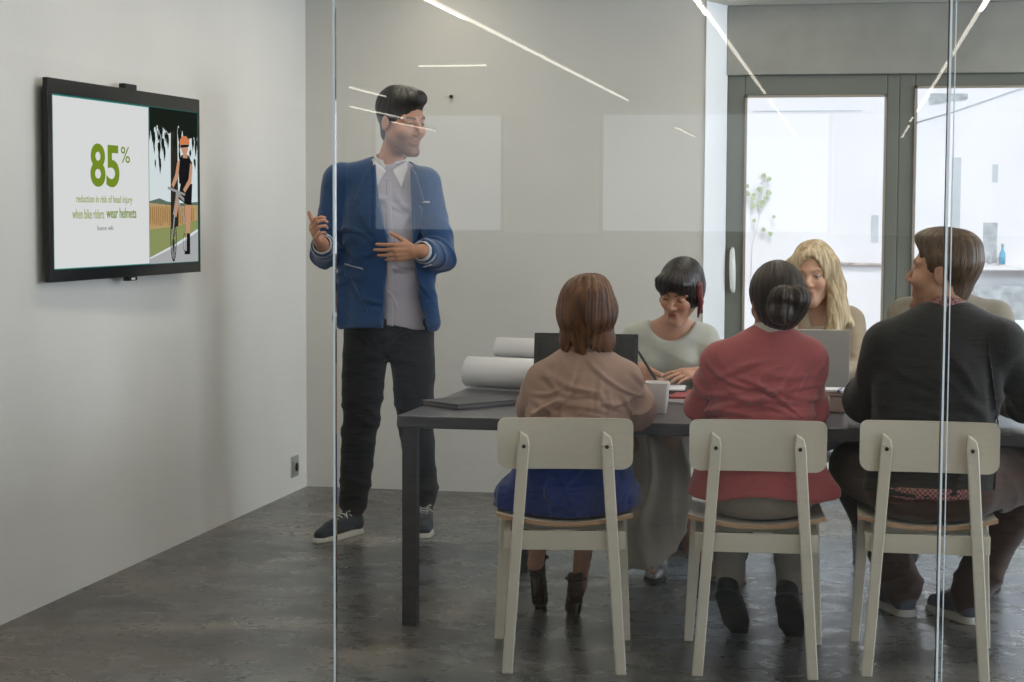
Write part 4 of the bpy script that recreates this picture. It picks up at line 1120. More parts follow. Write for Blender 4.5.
    for q, poly in ((1, [(.042, 1.63), (.085, 1.60), (.132, 1.475), (.105, 1.455), (.128, 1.435), (-.018, 1.245), (-.022, 1.30), (.018, 1.45)]),
                    (-1, [(-.112, 1.62), (-.140, 1.585), (-.178, 1.47), (-.155, 1.455), (-.172, 1.435), (-.128, 1.24), (-.127, 1.30), (-.120, 1.45)])):
        patch('lapel', v2, .012, poly, FJ, bm, jo, ymin=.0)
    patch('pocket_edge', v2, .011, [(-.152, 1.462), (-.202, 1.462), (-.202, 1.470), (-.152, 1.470)], FJ, lin, jo, ymin=.0)
    patch('pocket_flap', v2, .012, [(.09, 1.175), (.185, 1.195), (.185, 1.145), (.09, 1.125)], FJ, bm, jo, ymin=-.02)
    patch('pocket_edge', v2, .015, [(.09, 1.175), (.185, 1.195), (.185, 1.201), (.09, 1.181)], FJ, lin, jo, ymin=-.02)
    patch('pocket_edge', v2, .015, [(-.175, 1.185), (-.225, 1.20), (-.225, 1.206), (-.175, 1.191)], FJ, lin, jo, ymin=-.02)
    # belt just under the shirt hem, shoes
    hm = hair_mat('black_brown_hair', (16, 13, 11), (34, 28, 24), .5)
    e, HL = scaled(HF, 1.12)
    hair('hair', HF, [(e((0, -.015, .036), (.0815, .1005, .090)), .01), (e((0, -.046, -.045), (.054, .046, .050)), .02), ([e((0, .020, .092), (.064, .084, .048)), e((.0, .068, .098), (.052, .044, .034)), e((0, -.04, .085), (.066, .070, .044))], .025)], hm, o,
         cuts=[(e((0, .128, -.016), (.076, .085, .094)), .01), ([e((q*.092, .002, -.022), (.022, .028, .040)) for q in (-1, 1)], .005)],
         clips=[lambda X, Y, Z: -(HL(X, Y, Z)[2]-(-.045+.75*(HL(X, Y, Z)[1]-.0)))], strand=.0022, clump=.0045, n=17)
    sm_ = [cloth('slate_canvas', (44, 52, 60), .8), principled('off_white_rubber', srgb(186, 184, 174), .7), principled('pale_laces', srgb(196, 194, 188), .8)]
    shoe(o, (-2.130, 7.671, 0), (-.36, -.93, 0), .325, sm_); shoe(o, (-1.893, 7.893, 0), (.24, -.97, 0), .325, sm_)
    return o
presenter()

# ============ woman in the beige blouse, seen from behind
CA, CB, CC = ((-.855, 5.428), .17), ((-.272, 5.507), .07), ((.243, 5.594), .0)
def woman_beige():
    HF = head_frame((-.835, 5.735, 1.092), 6, -6, 0)
    j = J_(pel=(-.870, 5.67, .575), chest=(-.858, 5.715, .80), neck=(-.838, 5.725, .965), HF=HF, shR=(-.715, 5.725, .890), shL=(-.968, 5.725, .880),
           elR=(-.690, 5.80, .785), elL=(-1.018, 5.80, .780), wrR=(-.77, 6.08, .805), wrL=(-.95, 6.08, .805),
           hipR=(-.79, 5.70, .555), hipL=(-.965, 5.70, .555), knR=(-.86, 6.12, .555), knL=(-1.00, 6.12, .555), anR=(-.915, 6.135, .135), anL=(-1.075, 6.17, .20), toeR=(-.945, 6.26, .05), toeL=(-1.085, 6.24, .075))
    o = person(j, V(-.1, 1, 0), (176, 128, 104), 'seated woman with an auburn bob in a beige blouse and blue skirt, seen from behind', h=.0055, s=.97, fem=True, girth=.88,
               face=dict(brow=(96, 62, 40), lip=(160, 86, 80)), handR=dict(curls=(.12, .16, .2, .22)), handL=dict(curls=(.12, .16, .2, .22)))
    bl = cloth('beige_cotton', (172, 142, 126), .85, bump=.3, bscale=360, sheen=.15)
    rows = [(-.0, .165, .115), (.25, .155, .110), (.5, .160, .118), (.72, .150, .105), (.90, .085, .072)]
    ops = [chest_ops(j, rows), shoulders(j, .058, .05, rise=-.01)]+sleeves(j, (.058, .060, .058, .045), .95)
    bo, bv = garment('blouse', ops, bl, o, .005, cuts=[(limb([j['neck']+V(0, 0, -.02), HF.p(0, -.01, -.02)], [.052, .056]), .006)], clips=[lambda X, Y, Z: (.565+.01*np.sin(X*40))-Z],
            wr=sleeve_folds(j, .022, 41, 54, reach=.13)+[all_folds(.006, 43, 30, (.55, 0, .8), .3), creases(44, Fr((-.85, 5.72, 0), (.1, -1, 0)), (-.15, .15, .68, .88), 22, (0, 28), (.06, .2), (.006, .012), (.005, .011)), creases(45, Fr((-.85, 5.72, 0), (.1, -1, 0)), (-.20, .20, .74, .92), 12, (70, 25), (.05, .12), (.006, .010), (.004, .008))], keep=True)
    FB = Fr((-.85, 5.72, 0), (.1, -1, 0))
    patch('yoke_seam', bv, .0035, [(.155, .905), (-.145, .912), (-.145, .9155), (.155, .9085)], FB, bl, bo, ymin=.0)
    n = j['neck']
    tube_shell('collar', n+V(0, -.004, .0), n+V(0, .008, .045), .066, .060, bl, bo, thick=.006)
    mt = principled('grey_beads', srgb(150, 140, 130), .3, metal=.4); m = MB()
    for k in range(30):
        a = 2*math.pi*k/30; c = n+V(.064*math.cos(a), .064*math.sin(a)+.006, .046-.004*math.sin(a)); m.lathe([(0, -.006), (.005, -.004), (.0062, 0), (.005, .004), (0, .006)], c, 8)
    m.build('necklace', mt, o)
    sk = cloth('royal_blue_skirt', (16, 46, 110), .75, sheen=.2)
    so = [(trunk([j['pel']+V(0, -.0, -.05), j['pel']+V(0, -.01, .02), j['pel']+V(0, 0, .10)], [.200, .190, .160], [.145, .135, .112], unit(j['hipR']-j['hipL'])), .03),
          ([eseg(j['pel']+V(-.02, .06, -.04), (-.93, 6.12, .555), .195, .150, .085, .078, V(1, .1, 0))], .05),
          ([seg((-1.055, 5.58, .505), (-1.085, 5.80, .50), .055, .05), seg((-.70, 5.60, .515), (-.71, 5.75, .52), .045)], .05)]
    garment('skirt', so, sk, o, .006, clips=[seat_clip(*CA)], wr=[all_folds(.009, 51, 34, (1, .2, .3), .3), lambda P: folds(P, 40, (.4, 0, 1), .008, 53), creases(52, Fr((-.86, 5.67, 0), (0, -1, 0)), (-.22, .22, .47, .62), 20, (75, 35), (.05, .12), (.006, .010), (.004, .009))])
    hm = hair_mat('auburn_hair', (58, 34, 18), (128, 82, 46), .40)
    e = lambda c, r: ell(c, r, HF); q = lambda a, b, r0, r1: seg(a, b, r0, r1, HF)
    hair('hair', HF, [(e((0, -.016, .038), (.092, .112, .100)), .01), ([e((0, -.030, -.006), (.096, .092, .080)), e((.046, -.01, -.045), (.042, .072, .066)), e((-.044, -.01, -.045), (.042, .072, .066))], .03),
                      ([e((.0, -.05, -.075), (.062, .040, .055)), e((-.055, -.03, -.085), (.028, .035, .04)), e((.055, -.02, -.085), (.032, .035, .045))], .02)], hm, o,
         cuts=[(e((0, .115, -.03), (.062, .085, .10)), .01)], clips=[lambda X, Y, Z: -(HF.loc(X, Y, Z)[2]-(-.118+.018*np.sin(HF.loc(X, Y, Z)[0]*95)+.012*np.sin(HF.loc(X, Y, Z)[0]*230)))], strand=.0024, n=31, clump=.003, seed=5)
    br = [cloth('brown_leather', (58, 40, 32), .45), principled('dark_heel', srgb(48, 32, 26), .4)]
    shoe(o, (-.918, 6.085, .0), (-.20, .97, 0), .22, br, 'pump', w=1)
    d = unit(V(-.05, .97, -.38)); shoe(o, (-1.070, 6.118, .075), d, .22, br, 'pump', up=(0, .3, 1))
    return o
woman_beige()

# ============ woman in the pink jacket, seen from behind
def woman_pink():
    HF = head_frame((-.238, 5.795, 1.142), 24, -4, 2)
    j = J_(pel=(-.278, 5.735, .590), chest=(-.268, 5.765, .86), neck=(-.246, 5.775, 1.025), HF=HF, shR=(-.138, 5.775, .962), shL=(-.405, 5.77, .950),
           elR=(-.132, 5.84, .785), elL=(-.462, 5.84, .800), wrR=(-.12, 6.10, .800), wrL=(-.39, 6.10, .800),
           hipR=(-.195, 5.76, .565), hipL=(-.36, 5.76, .565), knR=(-.17, 6.15, .56), knL=(-.39, 6.15, .56), anR=(-.185, 5.985, .165), anL=(-.385, 6.00, .165))
    j['toeR'] = V(-.185, 6.03, .07); j['toeL'] = V(-.375, 6.04, .07)
    o = person(j, V(0, 1, 0), (170, 120, 98), 'seated woman with a dark low bun in a dusty pink jacket, seen from behind', h=.0055, s=.97, fem=True, girth=.92, face=dict(brow=(50, 36, 30), lip=(150, 80, 76)),
               handR=dict(d=(-.6, .8, -.02), curls=(.12, .16, .2, .22)), handL=dict(d=(.4, .9, -.02), curls=(.12, .16, .2, .22)))
    pk = cloth('dusty_pink_wool', (164, 80, 80), .8, bump=.3, bscale=380, sheen=.25)
    rows = [(-.16, .225, .165), (-.02, .205, .150), (.2, .165, .118), (.5, .165, .118), (.72, .160, .108), (.92, .085, .075)]
    ops = [chest_ops(j, rows), shoulders(j, .060, .05)]+sleeves(j, (.068, .062, .056, .045), .93)
    ops.append(([eseg(j['pel']+V(0, .02, .0), j['pel']+V(0, .02, -.085), .200, .232, .150, .165, V(1, 0, 0)), seg((-.12, 5.70, .60), (-.055, 5.72, .545), .045, .035)], .04))
    bo, bv = garment('jacket', ops, pk, o, .005, cuts=[(limb([j['neck']+V(0, 0, -.03), HF.p(0, -.01, -.02)], [.054, .056]), .006)], clips=[lambda X, Y, Z: (.535+.012*np.sin(X*18))-Z, seat_clip(*CB)],
            wr=sleeve_folds(j, .018, 61, 54, reach=.13)+[all_folds(.004, 63, 26, (.4, 0, 1), .25), creases(64, Fr((-.265, 5.77, 0), (0, -1, 0)), (-.15, .15, .72, .93), 20, (8, 18), (.10, .26), (.006, .011), (.005, .010)), creases(65, Fr((-.265, 5.77, 0), (0, -1, 0)), (-.2, .2, .84, .96), 8, (-40, 20), (.06, .12), (.006, .010), (.004, .008))], keep=True)
    FB = Fr((-.265, 5.77, 0), (0, -1, 0))
    patch('back_seam', bv, .0025, [(.0015, .56), (-.0015, .56), (-.0015, .99), (.0015, .99)], FB, pk, bo, ymin=.0)
    lc = cloth('pale_collar', (196, 188, 176), .85)
    n = j['neck']; tube_shell('shirt_collar', n+V(0, -.004, -.02), n+V(0, .008, .046), .068, .060, lc, o, thick=.007)
    tr = cloth('pale_taupe_trousers', (150, 142, 130), .85, var=.06)
    p = pants(j, (.100, .092, .072, .056, .054), pel=(.180, .128), hem=.88, drop=.03)
    garment('trousers', p, tr, o, .006, clips=[seat_clip(*CB), lambda X, Y, Z: Z-.64], wr=[all_folds(.004, 71, 30, (.3, .2, 1)), lambda P: folds(P, 46, (0, -.3, 1), .016, 73)*np.clip((.36-P[:, 2])/.15, 0, 1)])
    hm = hair_mat('dark_brown_hair', (34, 27, 22), (62, 50, 41), .44)
    e = lambda c, r: ell(c, r, HF)
    hair('hair', HF, [(e((0, -.014, .036), (.088, .106, .098)), .01), (e((0, -.045, -.03), (.072, .066, .065)), .03)], hm, o,
         cuts=[(e((0, .115, -.02), (.070, .085, .105)), .01), ([e((q*.090, .012, -.022), (.022, .034, .042)) for q in (-1, 1)], .005)], clips=[lambda X, Y, Z: -(HF.loc(X, Y, Z)[2]-(-.085+.4*np.maximum(HF.loc(X, Y, Z)[1], -.05)))],
         strand=.0016, n=27, seed=8, clump=.001)
    BF = Fr((-.196, 5.690, 1.138), (.3, -1, 0)); eb = lambda c, r: ell(c, r, BF)
    hair('hair_bun', BF, [(eb((0, -.012, 0), (.066, .052, .066)), .01), (eb((.024, .014, -.024), (.042, .038, .038)), .010), (eb((-.026, .010, .020), (.044, .040, .042)), .012), (eb((.022, .014, .028), (.036, .036, .034)), .012)], hm, o, strand=.003, n=13, seed=12, vert=3)
    bk = [cloth('black_suede', (18, 17, 18), .6), principled('black_sole', srgb(20, 19, 20), .55)]
    for s, tx in (('R', .10), ('L', .16)):
        an = j['an'+s]; d = unit(V(tx*1.4, .72, -.86)); u = unit(V(0, .86, .72))
        hl = an+V(-.012, -.075, .010)
        shoe(o, hl, d, .245, bk, 'flat', up=u)
    return o
woman_pink()

# ============ man in the black sweater, head turned left
def man_black():
    HF = head_frame((.288, 5.865, 1.240), 71, 4, 0)
    j = J_(pel=(.258, 5.775, .590), chest=(.268, 5.776, .89), neck=(.292, 5.835, 1.10), HF=HF, shR=(.458, 5.80, 1.020), shL=(.122, 5.80, 1.010),
           elR=(.590, 5.87, .825), elL=(.052, 5.87, .825), wrR=(.50, 6.13, .812), wrL=(.028, 6.13, .812),
           hipR=(.355, 5.79, .575), hipL=(.165, 5.79, .575), knR=(.585, 6.17, .555), knL=(.022, 6.18, .555), anR=(.425, 6.42, .10), anL=(.200, 6.50, .10), toeR=(.37, 6.54, .05), toeL=(.15, 6.62, .05))
    o = person(j, V(0, 1, 0), (190, 146, 120), 'seated man in a black sweater and brown trousers, head turned left in profile', h=.005, s=1.08, girth=1.08,
               face=dict(brow=(84, 62, 46), lip=(160, 100, 90), stubble=srgb(140, 104, 84)), handR=dict(curls=(.12, .16, .2, .22)), handL=dict(d=(.45, .88, -.02), curls=(.12, .16, .2, .22)))
    sw = cloth('charcoal_knit', (44, 44, 43), .9, bump=.5, bscale=260, var=.07, sheen=.2)
    rows = [(-.3, .212, .150), (-.1, .210, .130), (.10, .194, .106), (.3, .190, .097), (.6, .198, .115), (.78, .183, .112), (.93, .100, .085)]
    ops = [chest_ops(j, rows), shoulders(j, .070, .06)]+sleeves(j, (.078, .070, .062, .052), .93)
    bo, bv = garment('sweater', ops, sw, o, .0055, cuts=[(limb([j['neck']+V(0, 0, -.03), HF.p(0, -.015, -.03)], [.066, .064]), .006)], clips=[lambda X, Y, Z: (.551+.005*np.sin(X*25))-Z, seat_clip(*CC)],
            wr=sleeve_folds(j, .018, 81, 48, reach=.15)+[all_folds(.005, 83, 20, (.5, 0, 1), .3), creases(84, Fr((.27, 5.80, 0), (0, -1, 0)), (-.2, .2, .62, .95), 18, (20, 40), (.10, .25), (.010, .018), (.003, .006))], keep=True)
    FB = Fr((.27, 5.80, 0), (0, -1, 0))
    patch('shoulder_seam', bv, .004, [(-.208, .66), (-.202, .66), (-.140, 1.04), (-.146, 1.04)], FB, sw, bo, ymin=-.03)
    g = NT('red_check_shirt'); b = g.n('ShaderNodeBsdfPrincipled'); b.inputs['Roughness'].default_value = .85; g.l(b.outputs[0], g.out.inputs[0])
    tc = g.n('ShaderNodeTexCoord'); ck = g.n('ShaderNodeTexChecker'); ck.inputs['Scale'].default_value = 130; ck.inputs[1].default_value = srgb(112, 46, 44); ck.inputs[2].default_value = srgb(150, 122, 116)
    g.l(tc.outputs['Object'], ck.inputs['Vector']); g.l(ck.outputs['Color'], b.inputs['Base Color'])
    n = j['neck']; d = unit(HF.p(0, -.018, -.05)-n)
    tube_shell('shirt_collar', n-d*.01, n+d*.052, .078, .068, g.m, o, thick=.007)
    so = [(trunk([j['pel']+V(0, 0, -.10), j['pel']+V(0, 0, .0)], [.200, .200], [.130, .127], V(1, 0, 0)), .02)]
    garment('shirt_tail', so, g.m, o, .006, clips=[lambda X, Y, Z: (.542+.003*np.sin(X*60))-Z, lambda X, Y, Z: Z-.58])
    tr = cloth('brown_corduroy', (66, 44, 34), .85, var=.08, bump=.35, bscale=160, sheen=.2)
    p = pants(j, (.114, .106, .090, .078, .072), pel=(.192, .118), hem=1.0, drop=.035)
    garment('trousers', p, tr, o, .006, clips=[seat_clip(*CC), lambda X, Y, Z: np.where((np.abs(X-.258) < .19) & (Y < 5.94), Z-.575, -1)], wr=[all_folds(.006, 91, 28, (.5, .4, .7)), lambda P: folds(P, 40, (0, .3, 1), .014, 93)*np.clip((.36-P[:, 2])/.2, 0, 1)])
    hm = hair_mat('brown_hair', (58, 44, 32), (106, 84, 62), .42)
    e, HL = scaled(HF, 1.08)
    hair('hair', HF, [(e((0, -.015, .036), (.0805, .1000, .089)), .01), (e((0, -.038, -.050), (.050, .042, .050)), .03), ([e((0, .025, .086), (.062, .076, .044)), e((0, -.03, .082), (.064, .07, .038)), e((0, .046, .088), (.046, .036, .028))], .025)], hm, o,
         cuts=[(e((0, .126, -.002), (.082, .085, .106)), .01), ([e((q*.094, .004, -.022), (.024, .028, .040)) for q in (-1, 1)], .005), ([e((q*.076, .066, .02), (.03, .034, .05)) for q in (-1, 1)], .008)],
         clips=[lambda X, Y, Z: -(HL(X, Y, Z)[2]-(-.050+.80*(HL(X, Y, Z)[1]-.0)))], strand=.0014, clump=.0025, n=23, seed=4)
    wr = j['wrL']; el = j['elL']; wd_ = unit(wr-el); wm = principled('steel_watch', srgb(150, 146, 138), .3, metal=.85)
    w_ = tube_shell('wristwatch', wr-wd_*.022, wr-wd_*.004, .0345, .0335, wm, o, thick=.004)
    m = MB(); m.lathe([(0, 0), (.018, 0), (.020, .004), (.017, .009), (0, .009)], n=20)
    F = Fr(wr-wd_*.013+V(0, 0, .033), wd_, UP); m.build('watch_case', wm, w_, M4=Matrix.Translation(tuple(F.o)))
    sm_ = [cloth('grey_sneaker', (88, 92, 104), .7), principled('white_rubber', srgb(206, 202, 194), .7), principled('white_laces', srgb(214, 212, 210), .8)]
    shoe(o, (.452, 6.365, 0), (-.52, .85, 0), .295, sm_); shoe(o, (.222, 6.435, 0), (-.40, .92, 0), .295, sm_)
    return o
man_black()

# ============ black-haired woman writing, on the far side
def woman_writing():
    HF = head_frame((-.660, 7.050, 1.118), 163, -22, -9)
    j = J_(pel=(-.715, 7.22, .585), chest=(-.715, 7.18, .84), neck=(-.695, 7.14, .985), HF=HF, shR=(-.845, 7.17, .920), shL=(-.575, 7.17, .925),
           elR=(-.915, 7.08, .785), elL=(-.510, 7.08, .785), wrR=(-.790, 6.885, .824), wrL=(-.555, 6.94, .812),
           hipR=(-.80, 7.19, .565), hipL=(-.63, 7.19, .565), knR=(-.80, 6.80, .545), knL=(-.66, 6.79, .57), anR=(-.745, 7.00, .10), anL=(-.60, 6.98, .13), toeR=(-.735, 6.86, .04), toeL=(-.54, 6.87, .09))
    o = person(j, V(0, -1, 0), (186, 140, 114), 'black-haired woman in a pale scoop-neck top writing with a pen', h=.0042, s=.97, fem=True, girth=.90,
               face=dict(brow=(44, 34, 30), lip=(150, 66, 66), blush=.35, closed=True),
               handR=dict(d=(.32, -.88, -.22), tu=(.25, .1, .95), pn=(.9, .25, -.3), curls=(.9, 1.0, 1.05, 1.1), spread=.03, thumb=(.95, .15, .45), tcurl=.5), handL=dict(d=(-.6, -.6, -.02), tu=(-.6, .4, .3), curls=(.12, .16, .2, .22)))
    tp = cloth('pale_grey_green_jersey', (176, 178, 168), .8, sheen=.2)
    rows = [(-.10, .172, .122), (.1, .160, .116), (.35, .150, .112), (.55, .155, .122), (.72, .148, .108), (.88, .085, .072)]
    ops = [chest_ops(j, rows), ([ell(tuple(Fr(j['chest'], (0, -1, 0)).p(q*.068, .078, -.01)), (.058, .055, .058)) for q in (-1, 1)], .04), shoulders(j, .054, .05, rise=-.02)]+sleeves(j, (.060, .056, .052, .042), .6)
    FN = Fr((-.70, 7.14, 0), (0, -1, 0))
    # scoop neck
    bo, bv = garment('top', ops, tp, o, .0045, cuts=[([eseg((-.700, 6.95, 1.00), (-.700, 7.2, 1.01), .098, .088, .115, .055, V(1, 0, 0))], .008)], clips=[lambda X, Y, Z: .545-Z],
            wr=sleeve_folds(j, .008, 101, 62)+[all_folds(.004, 103, 28, (.4, 0, 1), .3)], keep=True)
    sk = principled('champagne_satin', srgb(184, 170, 150), .42, var=.06, vscale=6, bump=.15, bscale=300, spec=.6, sheen=.2)
    so = [(trunk([j['pel']+V(0, 0, -.04), j['pel']+V(0, 0, .05), j['pel']+V(0, 0, .10)], [.185, .175, .155], [.130, .125, .115], V(1, 0, 0)), .03),
          ([eseg(j['pel']+V(0, -.05, -.02), (-.735, 6.83, .555), .180, .150, .085, .080, V(1, 0, 0))], .05),
          ([eseg((-.735, 6.84, .53), (-.745, 6.87, .30), .145, .135, .085, .095, V(1, 0, 0)), eseg((-.745, 6.87, .30), (-.765, 6.96, .06), .135, .110, .095, .085, V(1, 0, 0))], .04)]
    garment('long_skirt', so, sk, o, .006, clips=[lambda X, Y, Z: (.045+.10*np.clip((X+.72)/.12, 0, 1))-Z, rests(lambda X, Y, Z: np.where((np.abs(X+.715) < .22) & (np.abs(Y-7.25) < .22) & (Z > .43), .478-Z, -1))],
            wr=[lambda P: folds(P, 34, (1, 0, .12), .030, 107, stretch=.12), all_folds(.004, 109, 30, (.8, .3, .4))])
    hm = hair_mat('black_hair', (20, 16, 16), (40, 33, 32), .32); rh = hair_mat('red_hair_streak', (70, 28, 28), (140, 74, 70), .38)
    e = lambda c, r: ell(c, r, HF); sg = lambda a, b, r0, r1: seg(a, b, r0, r1, HF)
    hair('hair', HF, [(e((0, -.016, .040), (.086, .108, .094)), .01), ([e((-.052, -.02, -.01), (.034, .070, .056)), e((.050, -.025, -.0), (.034, .066, .050))], .03), ([e((.01, .068, .066), (.070, .036, .036)), e((.030, .062, .045), (.050, .036, .034))], .02)], hm, o,
         cuts=[(e((-.004, .128, -.045), (.076, .085, .090)), .008)], clips=[lambda X, Y, Z: -(HF.loc(X, Y, Z)[2]-(-.055+.008*np.sin(HF.loc(X, Y, Z)[0]*120)))], strand=.0016, n=33, seed=2)
    hair('hair_streak', HF, [([sg((-.082, .016, .050), (-.094, .020, -.02), .014, .012), sg((-.094, .020, -.02), (-.086, .028, -.085), .012, .004), sg((-.078, -.004, .02), (-.090, .0, -.075), .014, .006)], .01)], rh, o, strand=.002, n=18, seed=7)
    er = principled('silver_earring', srgb(190, 190, 196), .25, metal=.8); ring(o, 'earring', HF.p(.082, -.004, -.052), HF.r, .012, .0022, er); ring(o, 'earring', HF.p(-.082, -.004, -.052), HF.r, .012, .0022, er)
    sh = [principled('silver_leather', srgb(170, 168, 166), .35, metal=.3), principled('dark_sole_leather', srgb(50, 44, 40), .5)]
    bsh = [cloth('brown_shoe_leather', (74, 50, 38), .45), sh[1]]
    shoe(o, (-.735, 7.075, 0), (.03, -1, 0), .24, sh, 'flat'); shoe(o, (-.585, 7.055, .03), (.35, -.93, -.05), .24, bsh, 'flat')
    j['hand'] = None
    return o, j
ww, wj = woman_writing()

# ============ blonde woman behind the silver laptop
def woman_blonde():
    HF = head_frame((-.150, 7.285, 1.178), 168, -4, 3)
    j = J_(pel=(-.125, 7.44, .60), chest=(-.125, 7.38, .87), neck=(-.130, 7.335, 1.035), HF=HF, shR=(-.275, 7.37, .975), shL=(-.010, 7.36, .990),
           elR=(-.33, 7.24, .80), elL=(.035, 7.24, .80), wrR=(-.22, 7.06, .81), wrL=(-.07, 7.06, .81),
           hipR=(-.205, 7.40, .575), hipL=(-.045, 7.40, .575), knR=(-.34, 6.99, .55), knL=(-.165, 6.99, .55), anR=(-.425, 7.00, .10), anL=(-.200, 7.00, .10), toeR=(-.425, 6.88, .05), toeL=(-.200, 6.88, .05))
    o = person(j, V(0, -1, 0), (206, 164, 138), 'blonde woman with long hair behind the silver laptop', h=.005, s=.96, fem=True, girth=.90, face=dict(brow=(150, 116, 80), lip=(176, 104, 98), blush=.3, iris=(90, 100, 110)),
               handR=dict(curls=(.12, .16, .2, .22)), handL=dict(curls=(.12, .16, .2, .22)))
    jk = cloth('oatmeal_linen', (172, 156, 134), .85, sheen=.15)
    rows = [(-.05, .165, .120), (.2, .150, .114), (.5, .155, .124), (.72, .150, .108), (.92, .085, .074)]
    ops = [chest_ops(j, rows), shoulders(j, .056, .05)]+sleeves(j, (.062, .058, .052, .044), .93)
    FN = Fr((-.13, 7.34, 0), (0, -1, 0)); opn = polyfn([(.05, 1.2), (.04, 1.05), (0, .86), (-.04, 1.05), (-.05, 1.2)], FN, ymin=.02)
    v = grow(ops, .0055); full = v.copy(); v.clip(lambda X, Y, Z: -opn(X, Y, Z)); v.cut(limb([j['neck']+V(0, 0, -.03), HF.p(0, -.01, -.03)], [.052, .055]), .005); v.clip(lambda X, Y, Z: .56-Z)
    P, Q = v.mesh(2); N = normals(P, Q); P = lap(P+N*sum(f(P) for f in sleeve_folds(j, .009, 121, 60)+[all_folds(.004, 123, 26)])[:, None], Q, .35); jo = obj_from('jacket', P, Q, jk, o)
    for q in (-1, 1): patch('lapel', full, .008, [(q*.055, 1.08), (q*.09, 1.05), (q*.10, .98), (0, .85), (q*.035, 1.02)], FN, jk, jo, ymin=0)
    garment('blouse', [chest_ops(j, [(.1, .135, .10), (.5, .140, .110), (.72, .130, .092), (.86, .07, .06)])], cloth('cream_blouse', (214, 204, 188), .8), o, .0055)
    tr = cloth('dark_jeans', (44, 50, 62), .85)
    garment('trousers', pants(j, (.090, .080, .060, .05, .048), pel=(.165, .118), hem=1.0), tr, o, .007, clips=[lambda X, Y, Z: np.where((np.abs(X+.125) < .25) & (np.abs(Y-7.47) < .25), .472-Z, -1)])
    hm = hair_mat('blonde_hair', (152, 126, 86), (224, 206, 172), .4)
    e = lambda c, r: ell(c, r, HF); sg = lambda a, b, r0, r1: seg(a, b, r0, r1, HF)
    hair('hair', HF, [(e((0, -.018, .040), (.092, .112, .104)), .01),
                      ([sg((q*.080, .012, .05), (q*.094, .010, -.05), .030, .034) for q in (-1, 1)], .02),
                      ([sg((-.090, .015, -.05), (-.102, .045, -.16), .038, .042), sg((-.102, .045, -.16), (-.080, .085, -.25), .042, .024), sg((.090, .015, -.05), (.098, .045, -.16), .036, .038), sg((.098, .045, -.16), (.080, .08, -.24), .038, .022)], .02),
                      ([sg((q*.06, -.055, -.02), (q*.07, -.045, -.19), .045, .038) for q in (-1, 0, 1)], .03), ([sg((-.105, -.01, -.12), (-.150, .02, -.20), .022, .010)], .02)], hm, o,
         cuts=[(e((-.006, .122, -.006), (.066, .085, .102)), .008)], strand=.0026, n=34, seed=3, clump=.0015)
    sh = [cloth('tan_leather', (140, 104, 76), .5), principled('tan_sole', srgb(90, 70, 54), .6)]
    shoe(o, (-.425, 7.07, 0), (0, -1, 0), .24, sh, 'flat'); shoe(o, (-.200, 7.07, 0), (.0, -1, 0), .24, sh, 'flat')
    return o
woman_blonde()

